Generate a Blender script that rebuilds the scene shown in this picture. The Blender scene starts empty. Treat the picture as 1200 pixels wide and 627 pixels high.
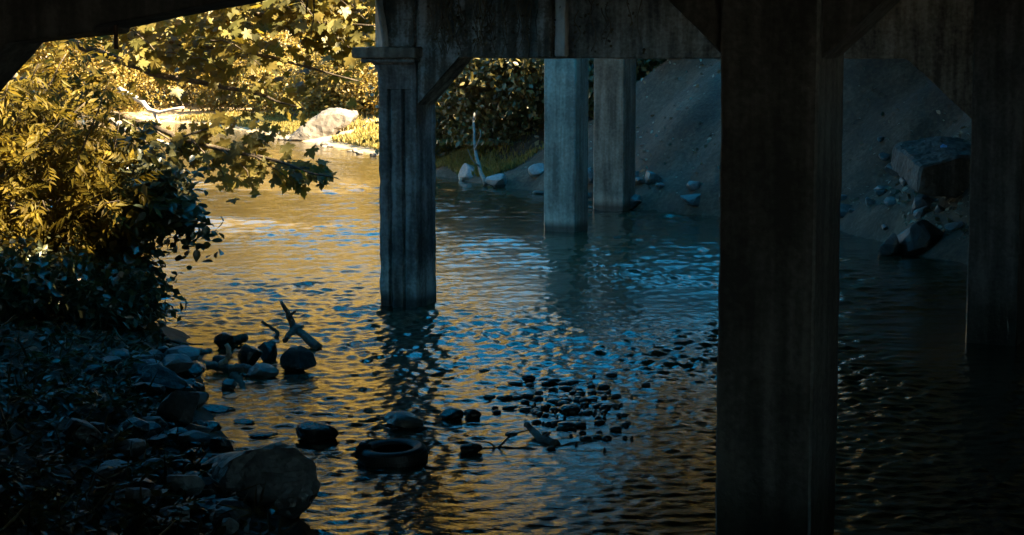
import bpy, bmesh, math, random
import numpy as np
from mathutils import Vector, Matrix, noise as mnoise

R = math.radians
SC = bpy.context.scene
COL = SC.collection

# ------------------------------------------------------------------ camera
F = 2200.0                                   # focal length in pixels of the 1200 px wide photograph
PITCH = math.atan(253.0 / F)
CAMZ = 4.0
cam_d = bpy.data.cameras.new('camera')
cam = bpy.data.objects.new('camera', cam_d)
COL.objects.link(cam)
cam_d.sensor_width = 36.0
cam_d.lens = 36.0 * F / 1200.0
cam_d.clip_start = 0.1
cam_d.clip_end = 3000.0
cam.location = (0, 0, CAMZ)
cam.rotation_euler = (math.pi / 2 - PITCH, 0, 0)
cam_d.dof.use_dof = False
SC.camera = cam

# ------------------------------------------------------------------ sky, sun, exposure
TO_SUN = Vector((0.68, -0.36, 0.64)).normalized()
elev = math.asin(TO_SUN.z)
azim = math.atan2(TO_SUN.x, TO_SUN.y)        # clockwise from +Y
world = bpy.data.worlds.new('World')
SC.world = world
world.use_nodes = True
nt = world.node_tree
nt.nodes.clear()
sky = nt.nodes.new('ShaderNodeTexSky')
sky.sky_type = 'NISHITA'
sky.sun_disc = False
sky.sun_elevation = elev
sky.sun_rotation = azim
sky.air_density = 1.0
sky.dust_density = 0.0
sky.ozone_density = 6.0
bg = nt.nodes.new('ShaderNodeBackground')
bg.inputs['Strength'].default_value = 0.05
wo = nt.nodes.new('ShaderNodeOutputWorld')
hsv = nt.nodes.new('ShaderNodeHueSaturation')
hsv.inputs['Saturation'].default_value = 1.3
hsv.inputs['Hue'].default_value = 0.475
nt.links.new(sky.outputs[0], hsv.inputs['Color'])
nt.links.new(hsv.outputs[0], bg.inputs[0])
nt.links.new(bg.outputs[0], wo.inputs[0])

sun_d = bpy.data.lights.new('sun', 'SUN')
sun_d.energy = 5.0
sun_d.angle = R(0.6)
sun_d.color = (1.0, 0.80, 0.49)
sun = bpy.data.objects.new('sun', sun_d)
COL.objects.link(sun)
sun.rotation_euler = (-TO_SUN).to_track_quat('-Z', 'Y').to_euler()
sun.location = (30, 20, 40)

SC.view_settings.view_transform = 'Standard'
SC.view_settings.look = 'None'
SC.view_settings.exposure = 3.75
SC.view_settings.gamma = 1.0
SC.view_settings.use_curve_mapping = False
SC.render.engine = 'CYCLES'
SC.cycles.use_denoising = True
SC.cycles.denoiser = 'OPENIMAGEDENOISE'
SC.cycles.max_bounces = 8
SC.cycles.transmission_bounces = 4
SC.cycles.transparent_max_bounces = 4
SC.cycles.caustics_reflective = False
SC.cycles.caustics_refractive = False
SC.cycles.sample_clamp_indirect = 6.0

# ------------------------------------------------------------------ helpers
CT, ST = math.cos(PITCH), math.sin(PITCH)


def ray(px, py):
    a, b = px - 600.0, 313.5 - py
    return Vector((a, F * CT + b * ST, -F * ST + b * CT))


def P(px, py, depth):
    """the point seen at a photograph pixel, at a depth along +Y"""
    d = ray(px, py)
    return Vector((0, 0, CAMZ)) + d * (depth / d.y)


def W(px, py, z=0.0):
    """the point seen at a photograph pixel on the level z"""
    d = ray(px, py)
    return Vector((0, 0, CAMZ)) + d * ((z - CAMZ) / d.z)


def mesh_obj(name, verts, faces, mat=None, parent=None, loc=None, smooth=False):
    """verts in world space; the object's origin goes to loc"""
    me = bpy.data.meshes.new(name)
    loc = Vector(loc) if loc is not None else Vector((0, 0, 0))
    base = loc
    vv = [(v[0] - base.x, v[1] - base.y, v[2] - base.z) for v in verts]
    me.from_pydata(vv, [], faces)
    me.update()
    if smooth:
        me.polygons.foreach_set('use_smooth', [True] * len(me.polygons))
    if mat:
        me.materials.append(mat)
    o = bpy.data.objects.new(name, me)
    COL.objects.link(o)
    if parent:
        o.parent = parent
        o.location = loc - Vector(parent['_w'])
    else:
        o.location = loc
    o['_w'] = tuple(loc)
    return o


def np_mesh(name, V, Fq, mat, parent=None, loc=(0, 0, 0), smooth=False):
    """V (n,3) float array in world space, Fq (m,k) int array"""
    me = bpy.data.meshes.new(name)
    V = np.asarray(V, dtype=np.float32) - np.asarray(loc, dtype=np.float32)
    m, k = Fq.shape
    me.vertices.add(len(V))
    me.vertices.foreach_set('co', V.ravel())
    me.loops.add(m * k)
    me.loops.foreach_set('vertex_index', np.ascontiguousarray(Fq, dtype=np.int32).ravel())
    me.polygons.add(m)
    me.polygons.foreach_set('loop_start', np.arange(0, m * k, k, dtype=np.int32))
    if smooth:
        me.polygons.foreach_set('use_smooth', np.ones(m, dtype=bool))
    me.update(calc_edges=True)
    me.materials.append(mat)
    o = bpy.data.objects.new(name, me)
    COL.objects.link(o)
    if parent:
        o.parent = parent
        o.location = Vector(loc) - Vector(parent['_w'])
    else:
        o.location = loc
    o['_w'] = tuple(loc)
    return o


def thing(name, label, cat, loc=(0, 0, 0), group=None):
    o = bpy.data.objects.new(name, None)
    o.empty_display_size = 0.2
    COL.objects.link(o)
    o.location = loc
    o['_w'] = tuple(loc)
    o['label'] = label
    o['category'] = cat
    if group:
        o['group'] = group
    return o


def tag(o, label, cat, group=None, kind=None):
    o['label'] = label
    o['category'] = cat
    if group:
        o['group'] = group
    if kind:
        o['kind'] = kind
    return o


def tube(points, radii, sides=7, rough=0.0, seed=0):
    """tapered tube along points -> verts, faces"""
    rnd = random.Random(seed)
    V, Fa = [], []
    pts = [Vector(p) for p in points]
    n = len(pts)
    ref = Vector((0.3, 0.2, 1)).normalized()
    for i, p in enumerate(pts):
        t = (pts[min(i + 1, n - 1)] - pts[max(i - 1, 0)])
        if t.length < 1e-6:
            t = Vector((0, 0, 1))
        t.normalize()
        a = t.cross(ref)
        if a.length < 0.05:
            a = t.cross(Vector((1, 0, 0)))
        a.normalize()
        b = t.cross(a)
        for k in range(sides):
            an = 2 * math.pi * k / sides
            r = radii[i] * (1 + rough * rnd.uniform(-1, 1))
            V.append(p + a * math.cos(an) * r + b * math.sin(an) * r)
    for i in range(n - 1):
        for k in range(sides):
            k2 = (k + 1) % sides
            Fa.append((i * sides + k, i * sides + k2, (i + 1) * sides + k2, (i + 1) * sides + k))
    Fa.append(tuple(range(sides))[::-1])
    Fa.append(tuple((n - 1) * sides + k for k in range(sides)))
    return V, Fa


def join(*vf):
    V, Fa = [], []
    for v, f in vf:
        o = len(V)
        V += list(v)
        Fa += [tuple(i + o for i in q) for q in f]
    return V, Fa


def smooth_path(pts, n=12, wob=0.0, seed=0):
    """Catmull-Rom through pts with a little wobble"""
    rnd = random.Random(seed)
    pts = [Vector(p) for p in pts]
    q = [pts[0] * 2 - pts[1]] + pts + [pts[-1] * 2 - pts[-2]]
    out = []
    segs = len(pts) - 1
    for s in range(segs):
        p0, p1, p2, p3 = q[s:s + 4]
        m = max(2, n // segs)
        for i in range(m):
            t = i / m
            out.append(0.5 * ((2 * p1) + (p2 - p0) * t + (2 * p0 - 5 * p1 + 4 * p2 - p3) * t * t
                              + (3 * p1 - p0 - 3 * p2 + p3) * t ** 3))
    out.append(pts[-1].copy())
    if wob:
        for p in out[1:-1]:
            p += Vector((rnd.uniform(-1, 1), rnd.uniform(-1, 1), rnd.uniform(-1, 1))) * wob
    return out


def rough_solid(verts, faces, cell=0.22, amp=0.008, bevel=0.02, seed=0.0, freq=3.0):
    """cast concrete: bevelled, finely divided and slightly uneven"""
    bm = bmesh.new()
    vs = [bm.verts.new(v) for v in verts]
    for f in faces:
        bm.faces.new([vs[i] for i in f])
    bmesh.ops.recalc_face_normals(bm, faces=bm.faces)
    if bevel:
        bmesh.ops.bevel(bm, geom=list(bm.edges), offset=bevel, segments=1, affect='EDGES', clamp_overlap=True)
    bmesh.ops.triangulate(bm, faces=bm.faces)
    for it in range(7):
        es = [e for e in bm.edges if e.calc_length() > cell]
        if not es or len(bm.faces) > 20000:
            break
        bmesh.ops.subdivide_edges(bm, edges=es, cuts=1)
        bmesh.ops.triangulate(bm, faces=bm.faces)
    bm.normal_update()
    sv = Vector((seed * 7.3, seed * 3.1, seed))
    for v in bm.verts:
        d = mnoise.noise(v.co * freq + sv) * amp + mnoise.noise(v.co * freq * 4 + sv) * amp * 0.5
        v.co += v.normal * d
    V = [v.co.copy() for v in bm.verts]
    bm.verts.index_update()
    Fa = [tuple(v.index for v in f.verts) for f in bm.faces]
    bm.free()
    return V, Fa


def prism(profile, axis_pts):
    """profile: list of (a,b) ; axis_pts: two functions (a,b)->Vector for the near and far end"""
    n = len(profile)
    V = [axis_pts[0](a, b) for a, b in profile] + [axis_pts[1](a, b) for a, b in profile]
    Fa = [tuple(range(n))[::-1], tuple(range(n, 2 * n))]
    for i in range(n):
        j = (i + 1) % n
        Fa.append((i, j, n + j, n + i))
    return V, Fa


# ------------------------------------------------------------------ materials
def new_mat(name):
    m = bpy.data.materials.new(name)
    m.use_nodes = True
    m.node_tree.nodes.clear()
    return m, m.node_tree.nodes, m.node_tree.links


def ramp(nodes, stops):
    r = nodes.new('ShaderNodeValToRGB')
    el = r.color_ramp.elements
    while len(el) < len(stops):
        el.new(0.5)
    for e, (p, c) in zip(el, stops):
        e.position = p
        e.color = (*c, 1)
    return r


def math_node(nodes, links, op, a, b=None):
    n = nodes.new('ShaderNodeMath')
    n.operation = op
    for i, x in enumerate((a, b)):
        if x is None:
            continue
        if isinstance(x, (int, float)):
            n.inputs[i].default_value = x
        else:
            links.new(x, n.inputs[i])
    return n.outputs[0]


def leaf_mat(name, cols, trans, rough=0.4, tfac=0.4, spec=0.5):
    m, N, L = new_mat(name)
    geo = N.new('ShaderNodeNewGeometry')
    oi = N.new('ShaderNodeObjectInfo')
    s = math_node(N, L, 'ADD', geo.outputs['Random Per Island'], oi.outputs['Random'])
    s = math_node(N, L, 'FRACT', s)
    r = ramp(N, [(i / max(1, len(cols) - 1), c) for i, c in enumerate(cols)])
    L.new(s, r.inputs[0])
    r2 = ramp(N, [(i / max(1, len(trans) - 1), c) for i, c in enumerate(trans)])
    L.new(s, r2.inputs[0])
    b = N.new('ShaderNodeBsdfPrincipled')
    b.inputs['Roughness'].default_value = rough
    b.inputs['Specular IOR Level'].default_value = spec
    L.new(r.outputs[0], b.inputs['Base Color'])
    t = N.new('ShaderNodeBsdfTranslucent')
    L.new(r2.outputs[0], t.inputs['Color'])
    mx = N.new('ShaderNodeMixShader')
    mx.inputs[0].default_value = tfac
    L.new(b.outputs[0], mx.inputs[1])
    L.new(t.outputs[0], mx.inputs[2])
    o = N.new('ShaderNodeOutputMaterial')
    L.new(mx.outputs[0], o.inputs[0])
    return m


def stone_mat(name, c_dark, c_mid, c_light, scale=6.0, rough=(0.45, 0.85), bump=0.5, wet=0.0, streak=False, boards=False,
              pit=True, wetmul=(0.42, 0.44, 0.42)):
    """rock or concrete; wet: darker and glossier band up to that height above the water"""
    m, N, L = new_mat(name)
    tc = N.new('ShaderNodeNewGeometry')
    pos = tc.outputs['Position']
    n1 = N.new('ShaderNodeTexNoise')
    n1.inputs['Scale'].default_value = scale * 0.35
    n1.inputs['Detail'].default_value = 8
    n1.inputs['Roughness'].default_value = 0.62
    L.new(pos, n1.inputs['Vector'])
    n2 = N.new('ShaderNodeTexNoise')
    n2.inputs['Scale'].default_value = scale * 4
    n2.inputs['Detail'].default_value = 6
    L.new(pos, n2.inputs['Vector'])
    f = math_node(N, L, 'MULTIPLY', n1.outputs[0], 0.65)
    f2 = math_node(N, L, 'MULTIPLY', n2.outputs[0], 0.35)
    f = math_node(N, L, 'ADD', f, f2)
    if streak:
        mp = N.new('ShaderNodeMapping')
        mp.inputs['Scale'].default_value = (7, 7, 0.55)
        L.new(pos, mp.inputs[0])
        n3 = N.new('ShaderNodeTexNoise')
        n3.inputs['Scale'].default_value = 1.0
        n3.inputs['Detail'].default_value = 5
        L.new(mp.outputs[0], n3.inputs['Vector'])
        f3 = math_node(N, L, 'MULTIPLY', math_node(N, L, 'SUBTRACT', n3.outputs[0], 0.5), 0.75)
        f = math_node(N, L, 'ADD', f, f3)
    r = ramp(N, [(0.34, c_dark), (0.5, c_mid), (0.66, c_light)])
    L.new(f, r.inputs[0])
    col = r.outputs[0]
    rr = N.new('ShaderNodeMapRange')
    rr.inputs['To Min'].default_value = rough[0]
    rr.inputs['To Max'].default_value = rough[1]
    L.new(n1.outputs[0], rr.inputs['Value'])
    rgh = rr.outputs[0]
    if wet:
        sx = N.new('ShaderNodeSeparateXYZ')
        L.new(pos, sx.inputs[0])
        zz = math_node(N, L, 'ADD', sx.outputs[2], math_node(N, L, 'MULTIPLY', n1.outputs[0], -wet * 0.8))
        mr = N.new('ShaderNodeMapRange')
        mr.inputs['From Min'].default_value = wet * 0.1
        mr.inputs['From Max'].default_value = wet * 0.55
        L.new(zz, mr.inputs['Value'])
        mxc = N.new('ShaderNodeMix')
        mxc.data_type = 'RGBA'
        L.new(mr.outputs[0], mxc.inputs[0])
        wetc = N.new('ShaderNodeMix')
        wetc.data_type = 'RGBA'
        wetc.blend_type = 'MULTIPLY'
        wetc.inputs[0].default_value = 1
        L.new(col, wetc.inputs[6])
        wetc.inputs[7].default_value = (*wetmul, 1)
        L.new(wetc.outputs[2], mxc.inputs[6])
        L.new(col, mxc.inputs[7])
        col = mxc.outputs[2]
        if wetmul[0] > 1:          # dark soaked line right above the water, under the pale lime wash
            mr2 = N.new('ShaderNodeMapRange')
            mr2.inputs['From Min'].default_value = 0.06
            mr2.inputs['From Max'].default_value = 0.22
            mr2.inputs['To Min'].default_value = 0.22
            L.new(math_node(N, L, 'ADD', sx.outputs[2], math_node(N, L, 'MULTIPLY', n2.outputs[0], -0.08)), mr2.inputs['Value'])
            dk = N.new('ShaderNodeVectorMath')
            dk.operation = 'SCALE'
            L.new(col, dk.inputs[0])
            L.new(mr2.outputs[0], dk.inputs['Scale'])
            col = dk.outputs[0]
        rgh = math_node(N, L, 'MULTIPLY', rgh, math_node(N, L, 'ADD', math_node(N, L, 'MULTIPLY', mr.outputs[0], 0.6), 0.4))
    b = N.new('ShaderNodeBsdfPrincipled')
    L.new(col, b.inputs['Base Color'])
    L.new(rgh, b.inputs['Roughness'])
    h = n2.outputs[0]
    if pit:
        vo = N.new('ShaderNodeTexVoronoi')
        vo.inputs['Scale'].default_value = scale * 5
        L.new(pos, vo.inputs['Vector'])
        pv = math_node(N, L, 'MINIMUM', vo.outputs['Distance'], 0.25)
        h = math_node(N, L, 'ADD', h, math_node(N, L, 'MULTIPLY', pv, 1.2))
    if boards:
        sx2 = N.new('ShaderNodeSeparateXYZ')
        L.new(pos, sx2.inputs[0])
        fr = math_node(N, L, 'FRACT', math_node(N, L, 'MULTIPLY', sx2.outputs[2], 5.0))
        ln = math_node(N, L, 'MINIMUM', math_node(N, L, 'MULTIPLY', fr, 12.0), 1.0)
        h = math_node(N, L, 'ADD', h, math_node(N, L, 'MULTIPLY', ln, 0.5))
    bp = N.new('ShaderNodeBump')
    bp.inputs['Strength'].default_value = bump
    bp.inputs['Distance'].default_value = 0.02
    L.new(h, bp.inputs['Height'])
    L.new(bp.outputs[0], b.inputs['Normal'])
    o = N.new('ShaderNodeOutputMaterial')
    L.new(b.outputs[0], o.inputs[0])
    return m


M = {}
M['concrete'] = stone_mat('concrete', (0.05, 0.045, 0.04), (0.14, 0.13, 0.115), (0.30, 0.29, 0.27), 5, (0.6, 0.95), 0.45, 0.9, True, False, True, (2.0, 2.05, 2.0))
M['concrete_board'] = stone_mat('board_marked_concrete', (0.04, 0.034, 0.026), (0.105, 0.092, 0.072), (0.21, 0.195, 0.17), 5, (0.6, 0.95), 0.5, 0, True, True)
M['concrete_face'] = stone_mat('board_marked_grey_concrete', (0.06, 0.05, 0.04), (0.19, 0.168, 0.135), (0.36, 0.335, 0.29), 5, (0.6, 0.95), 0.6, 0, True, True)
M['concrete_dark'] = stone_mat('shade_toned_concrete', (0.025, 0.024, 0.022), (0.06, 0.057, 0.052), (0.12, 0.115, 0.105), 5, (0.6, 0.95), 0.45, 0.9, True, False)  # albedo lowered so the colour itself carries deep shade
M['concrete_pale'] = stone_mat('pale_concrete', (0.10, 0.082, 0.06), (0.19, 0.158, 0.12), (0.30, 0.26, 0.205), 4, (0.7, 0.95), 0.35, 0.5, True, False, True, (1.3, 1.35, 1.35))
M['concrete_skytoned'] = stone_mat('skylight_toned_concrete', (0.3, 0.29, 0.27), (0.5, 0.49, 0.46), (0.66, 0.65, 0.62), 4, (0.7, 0.95), 0.35, 0, True)  # pale tone stands in for sky light on springer and rib
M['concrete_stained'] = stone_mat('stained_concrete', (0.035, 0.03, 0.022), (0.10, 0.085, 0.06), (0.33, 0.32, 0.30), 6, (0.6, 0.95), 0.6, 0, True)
M['rock'] = stone_mat('dark_wet_rock', (0.035, 0.036, 0.036), (0.085, 0.088, 0.088), (0.17, 0.175, 0.175), 5, (0.28, 0.6), 0.6, 0.35)
M['rock_pale'] = stone_mat('pale_rock', (0.14, 0.14, 0.135), (0.24, 0.24, 0.235), (0.36, 0.36, 0.35), 4, (0.35, 0.7), 0.5, 0.2)
M['rock_sun'] = stone_mat('light_grey_boulder', (0.055, 0.046, 0.038), (0.10, 0.086, 0.072), (0.16, 0.14, 0.118), 2.5, (0.7, 0.95), 0.6)
M['cobble'] = stone_mat('cobble', (0.06, 0.062, 0.062), (0.12, 0.122, 0.12), (0.2, 0.2, 0.195), 5, (0.25, 0.5), 0.3, 0.12)
M['bark'] = stone_mat('bark', (0.03, 0.022, 0.015), (0.075, 0.055, 0.038), (0.15, 0.12, 0.085), 12, (0.7, 0.95), 0.8, 0, True)
M['driftwood'] = stone_mat('driftwood', (0.07, 0.062, 0.055), (0.17, 0.155, 0.135), (0.32, 0.295, 0.26), 10, (0.5, 0.85), 0.7)
M['deadwood'] = stone_mat('bleached_branch', (0.30, 0.25, 0.2), (0.5, 0.44, 0.36), (0.65, 0.6, 0.5), 10, (0.6, 0.9), 0.5)
M['rubber'] = stone_mat('old_rubber', (0.012, 0.012, 0.012), (0.022, 0.022, 0.022), (0.045, 0.043, 0.04), 8, (0.35, 0.65), 0.25, 0.0, False, False, False)
M['white_plastic'] = stone_mat('scuffed_white_plastic', (0.45, 0.43, 0.40), (0.62, 0.6, 0.56), (0.72, 0.7, 0.66), 6, (0.4, 0.7), 0.1)
M['blue_plastic'] = stone_mat('blue_litter', (0.05, 0.16, 0.4), (0.1, 0.28, 0.6), (0.5, 0.6, 0.75), 9, (0.3, 0.6), 0.1)
M['rag'] = stone_mat('black_rag', (0.008, 0.008, 0.008), (0.016, 0.015, 0.014), (0.03, 0.028, 0.025), 8, (0.5, 0.9), 0.6)
M['metal'] = stone_mat('rusty_pipe', (0.03, 0.015, 0.01), (0.07, 0.035, 0.02), (0.12, 0.07, 0.045), 8, (0.5, 0.9), 0.4)

GOLD = [(0.06, 0.042, 0.004), (0.12, 0.084, 0.006), (0.075, 0.062, 0.008), (0.16, 0.112, 0.012)]
GOLDT = [(0.12, 0.08, 0.01), (0.20, 0.136, 0.014), (0.15, 0.12, 0.015), (0.25, 0.18, 0.03)]
M['leaf_gold'] = leaf_mat('golden_leaf', GOLD, GOLDT, 0.55, 0.45, 0.22)
M['leaf_far'] = leaf_mat('far_foliage', [(0.16, 0.115, 0.024), (0.30, 0.21, 0.042), (0.20, 0.155, 0.035), (0.40, 0.29, 0.065)],
                         [(0.30, 0.20, 0.03), (0.5, 0.34, 0.05), (0.4, 0.3, 0.05), (0.6, 0.42, 0.08)], 0.5, 0.45)
M['leaf_hill'] = leaf_mat('hillside_leaf', [(0.08, 0.058, 0.014), (0.18, 0.125, 0.026), (0.11, 0.088, 0.022), (0.32, 0.23, 0.055)],
                          [(0.2, 0.13, 0.02), (0.38, 0.25, 0.035), (0.26, 0.19, 0.03), (0.55, 0.38, 0.07)], 0.5, 0.4)
M['leaf_maple'] = leaf_mat('maple_leaf', [(0.07, 0.07, 0.02), (0.11, 0.098, 0.025), (0.17, 0.13, 0.03), (0.10, 0.095, 0.03)],
                           [(0.20, 0.16, 0.02), (0.34, 0.25, 0.03), (0.48, 0.34, 0.04), (0.26, 0.20, 0.02)], 0.5, 0.42, 0.35)
M['leaf_dark'] = leaf_mat('glossy_dark_leaf', [(0.035, 0.048, 0.03), (0.065, 0.07, 0.036), (0.095, 0.09, 0.04), (0.05, 0.058, 0.034)],
                          [(0.07, 0.075, 0.02), (0.12, 0.10, 0.02), (0.16, 0.12, 0.02), (0.08, 0.08, 0.02)], 0.28, 0.25, 0.7)
M['leaf_bramble'] = leaf_mat('bramble_leaf', [(0.06, 0.062, 0.03), (0.10, 0.09, 0.035), (0.17, 0.13, 0.04), (0.08, 0.082, 0.04)],
                             [(0.10, 0.09, 0.02), (0.16, 0.12, 0.02), (0.2, 0.15, 0.03), (0.12, 0.10, 0.02)], 0.35, 0.3, 0.6)
M['grass'] = leaf_mat('dry_grass', [(0.09, 0.075, 0.02), (0.2, 0.15, 0.035), (0.14, 0.12, 0.03), (0.3, 0.22, 0.06)],
                      [(0.16, 0.13, 0.02), (0.34, 0.25, 0.04), (0.24, 0.2, 0.03), (0.48, 0.36, 0.08)], 0.5, 0.4)
M['litter'] = leaf_mat('fallen_leaves', [(0.04, 0.03, 0.018), (0.09, 0.055, 0.02), (0.13, 0.085, 0.03), (0.05, 0.045, 0.03)],
                       [(0.05, 0.03, 0.01), (0.1, 0.06, 0.02), (0.12, 0.08, 0.02), (0.06, 0.05, 0.02)], 0.4, 0.15)
M['litter_pale'] = leaf_mat('pale_fallen_leaves', [(0.12, 0.10, 0.07), (0.22, 0.18, 0.12), (0.32, 0.28, 0.2), (0.16, 0.12, 0.08)],
                            [(0.12, 0.09, 0.05), (0.2, 0.15, 0.08), (0.2, 0.15, 0.08), (0.12, 0.1, 0.06)], 0.5, 0.15)


def ground_material():
    m, N, L = new_mat('river_bank_soil')
    g = N.new('ShaderNodeNewGeometry')
    pos = g.outputs['Position']
    n1 = N.new('ShaderNodeTexNoise')
    n1.inputs['Scale'].default_value = 0.8
    n1.inputs['Detail'].default_value = 9
    n1.inputs['Roughness'].default_value = 0.65
    L.new(pos, n1.inputs['Vector'])
    n2 = N.new('ShaderNodeTexNoise')
    n2.inputs['Scale'].default_value = 9
    n2.inputs['Detail'].default_value = 8
    n2.inputs['Roughness'].default_value = 0.7
    L.new(pos, n2.inputs['Vector'])
    f = math_node(N, L, 'ADD', math_node(N, L, 'MULTIPLY', n1.outputs[0], 0.5), math_node(N, L, 'MULTIPLY', n2.outputs[0], 0.5))
    r = ramp(N, [(0.36, (0.02, 0.013, 0.007)), (0.5, (0.058, 0.039, 0.023)), (0.64, (0.135, 0.10, 0.066))])
    L.new(f, r.inputs[0])
    # sandy flats further up the river
    sx = N.new('ShaderNodeSeparateXYZ')
    L.new(pos, sx.inputs[0])
    mr = N.new('ShaderNodeMapRange')
    mr.inputs['From Min'].default_value = 62
    mr.inputs['From Max'].default_value = 80
    L.new(sx.outputs[1], mr.inputs['Value'])
    sand = ramp(N, [(0.35, (0.22, 0.16, 0.09)), (0.65, (0.38, 0.29, 0.17))])
    L.new(f, sand.inputs[0])
    mx = N.new('ShaderNodeMix')
    mx.data_type = 'RGBA'
    L.new(mr.outputs[0], mx.inputs[0])
    L.new(r.outputs[0], mx.inputs[6])
    L.new(sand.outputs[0], mx.inputs[7])
    b = N.new('ShaderNodeBsdfPrincipled')
    b.inputs['Roughness'].default_value = 0.85
    L.new(mx.outputs[2], b.inputs['Base Color'])
    bp = N.new('ShaderNodeBump')
    bp.inputs['Strength'].default_value = 0.8
    bp.inputs['Distance'].default_value = 0.06
    L.new(n2.outputs[0], bp.inputs['Height'])
    L.new(bp.outputs[0], b.inputs['Normal'])
    o = N.new('ShaderNodeOutputMaterial')
    L.new(b.outputs[0], o.inputs[0])
    return m


def water_material():
    m, N, L = new_mat('river_water')
    g = N.new('ShaderNodeNewGeometry')
    mp = N.new('ShaderNodeMapping')
    mp.inputs['Rotation'].default_value = (0, 0, R(18))
    mp.inputs['Scale'].default_value = (0.75, 1.25, 1)
    L.new(g.outputs['Position'], mp.inputs[0])
    n1 = N.new('ShaderNodeTexNoise')
    n1.inputs['Scale'].default_value = 11.0
    n1.inputs['Detail'].default_value = 4
    n1.inputs['Distortion'].default_value = 0.6
    L.new(mp.outputs[0], n1.inputs['Vector'])
    n2 = N.new('ShaderNodeTexNoise')
    n2.inputs['Scale'].default_value = 26
    n2.inputs['Detail'].default_value = 2
    L.new(mp.outputs[0], n2.inputs['Vector'])
    h = math_node(N, L, 'ADD', math_node(N, L, 'MULTIPLY', n1.outputs[0], 1.0), math_node(N, L, 'MULTIPLY', n2.outputs[0], 0.5))
    bp = N.new('ShaderNodeBump')
    bp.inputs['Strength'].default_value = 0.3
    bp.inputs['Distance'].default_value = 0.02
    L.new(h, bp.inputs['Height'])
    b = N.new('ShaderNodeBsdfPrincipled')
    b.inputs['Base Color'].default_value = (0.045, 0.034, 0.017, 1)
    b.inputs['Roughness'].default_value = 0.05
    b.inputs['IOR'].default_value = 1.45
    L.new(bp.outputs[0], b.inputs['Normal'])
    o = N.new('ShaderNodeOutputMaterial')
    L.new(b.outputs[0], o.inputs[0])
    return m


M['ground'] = ground_material()
M['water'] = water_material()

# ------------------------------------------------------------------ terrain and river
XL = np.array([(-80, 14), (-20, 8), (0, 4.2), (10, 0.7), (15.7, -1.75), (18.5, -2.9), (21, -3.5), (24, -4.0), (27, -4.9), (31, -6.4), (45, -11.5),
               (60, -17), (75, -24), (90, -36), (105, -60), (120, -110), (160, -260), (900, -2600)])
XR = np.array([(-80, 30), (0, 14), (15, 10.5), (28, 9.2), (35, 8.6), (38, 7.9), (43.5, 7.4), (46, 5), (47.8, 3.1), (54, 0.5), (60.7, -2.4), (73, -5.2),
               (88, -10.6), (105, -17.5), (113, -24), (120, -40), (130, -80), (160, -200), (900, -2300)])


def vnoise(x, y, s, seed=0.0):
    """cheap smooth noise from summed sines"""
    r = np.random.RandomState(int(seed * 10) + 5)
    out = np.zeros_like(x, dtype=float)
    for k in range(7):
        a = r.uniform(0, 2 * np.pi)
        f = s * r.uniform(0.6, 1.9)
        out += np.sin((x * np.cos(a) + y * np.sin(a)) * f + r.uniform(0, 6.28))
    return out / 4.0


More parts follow.
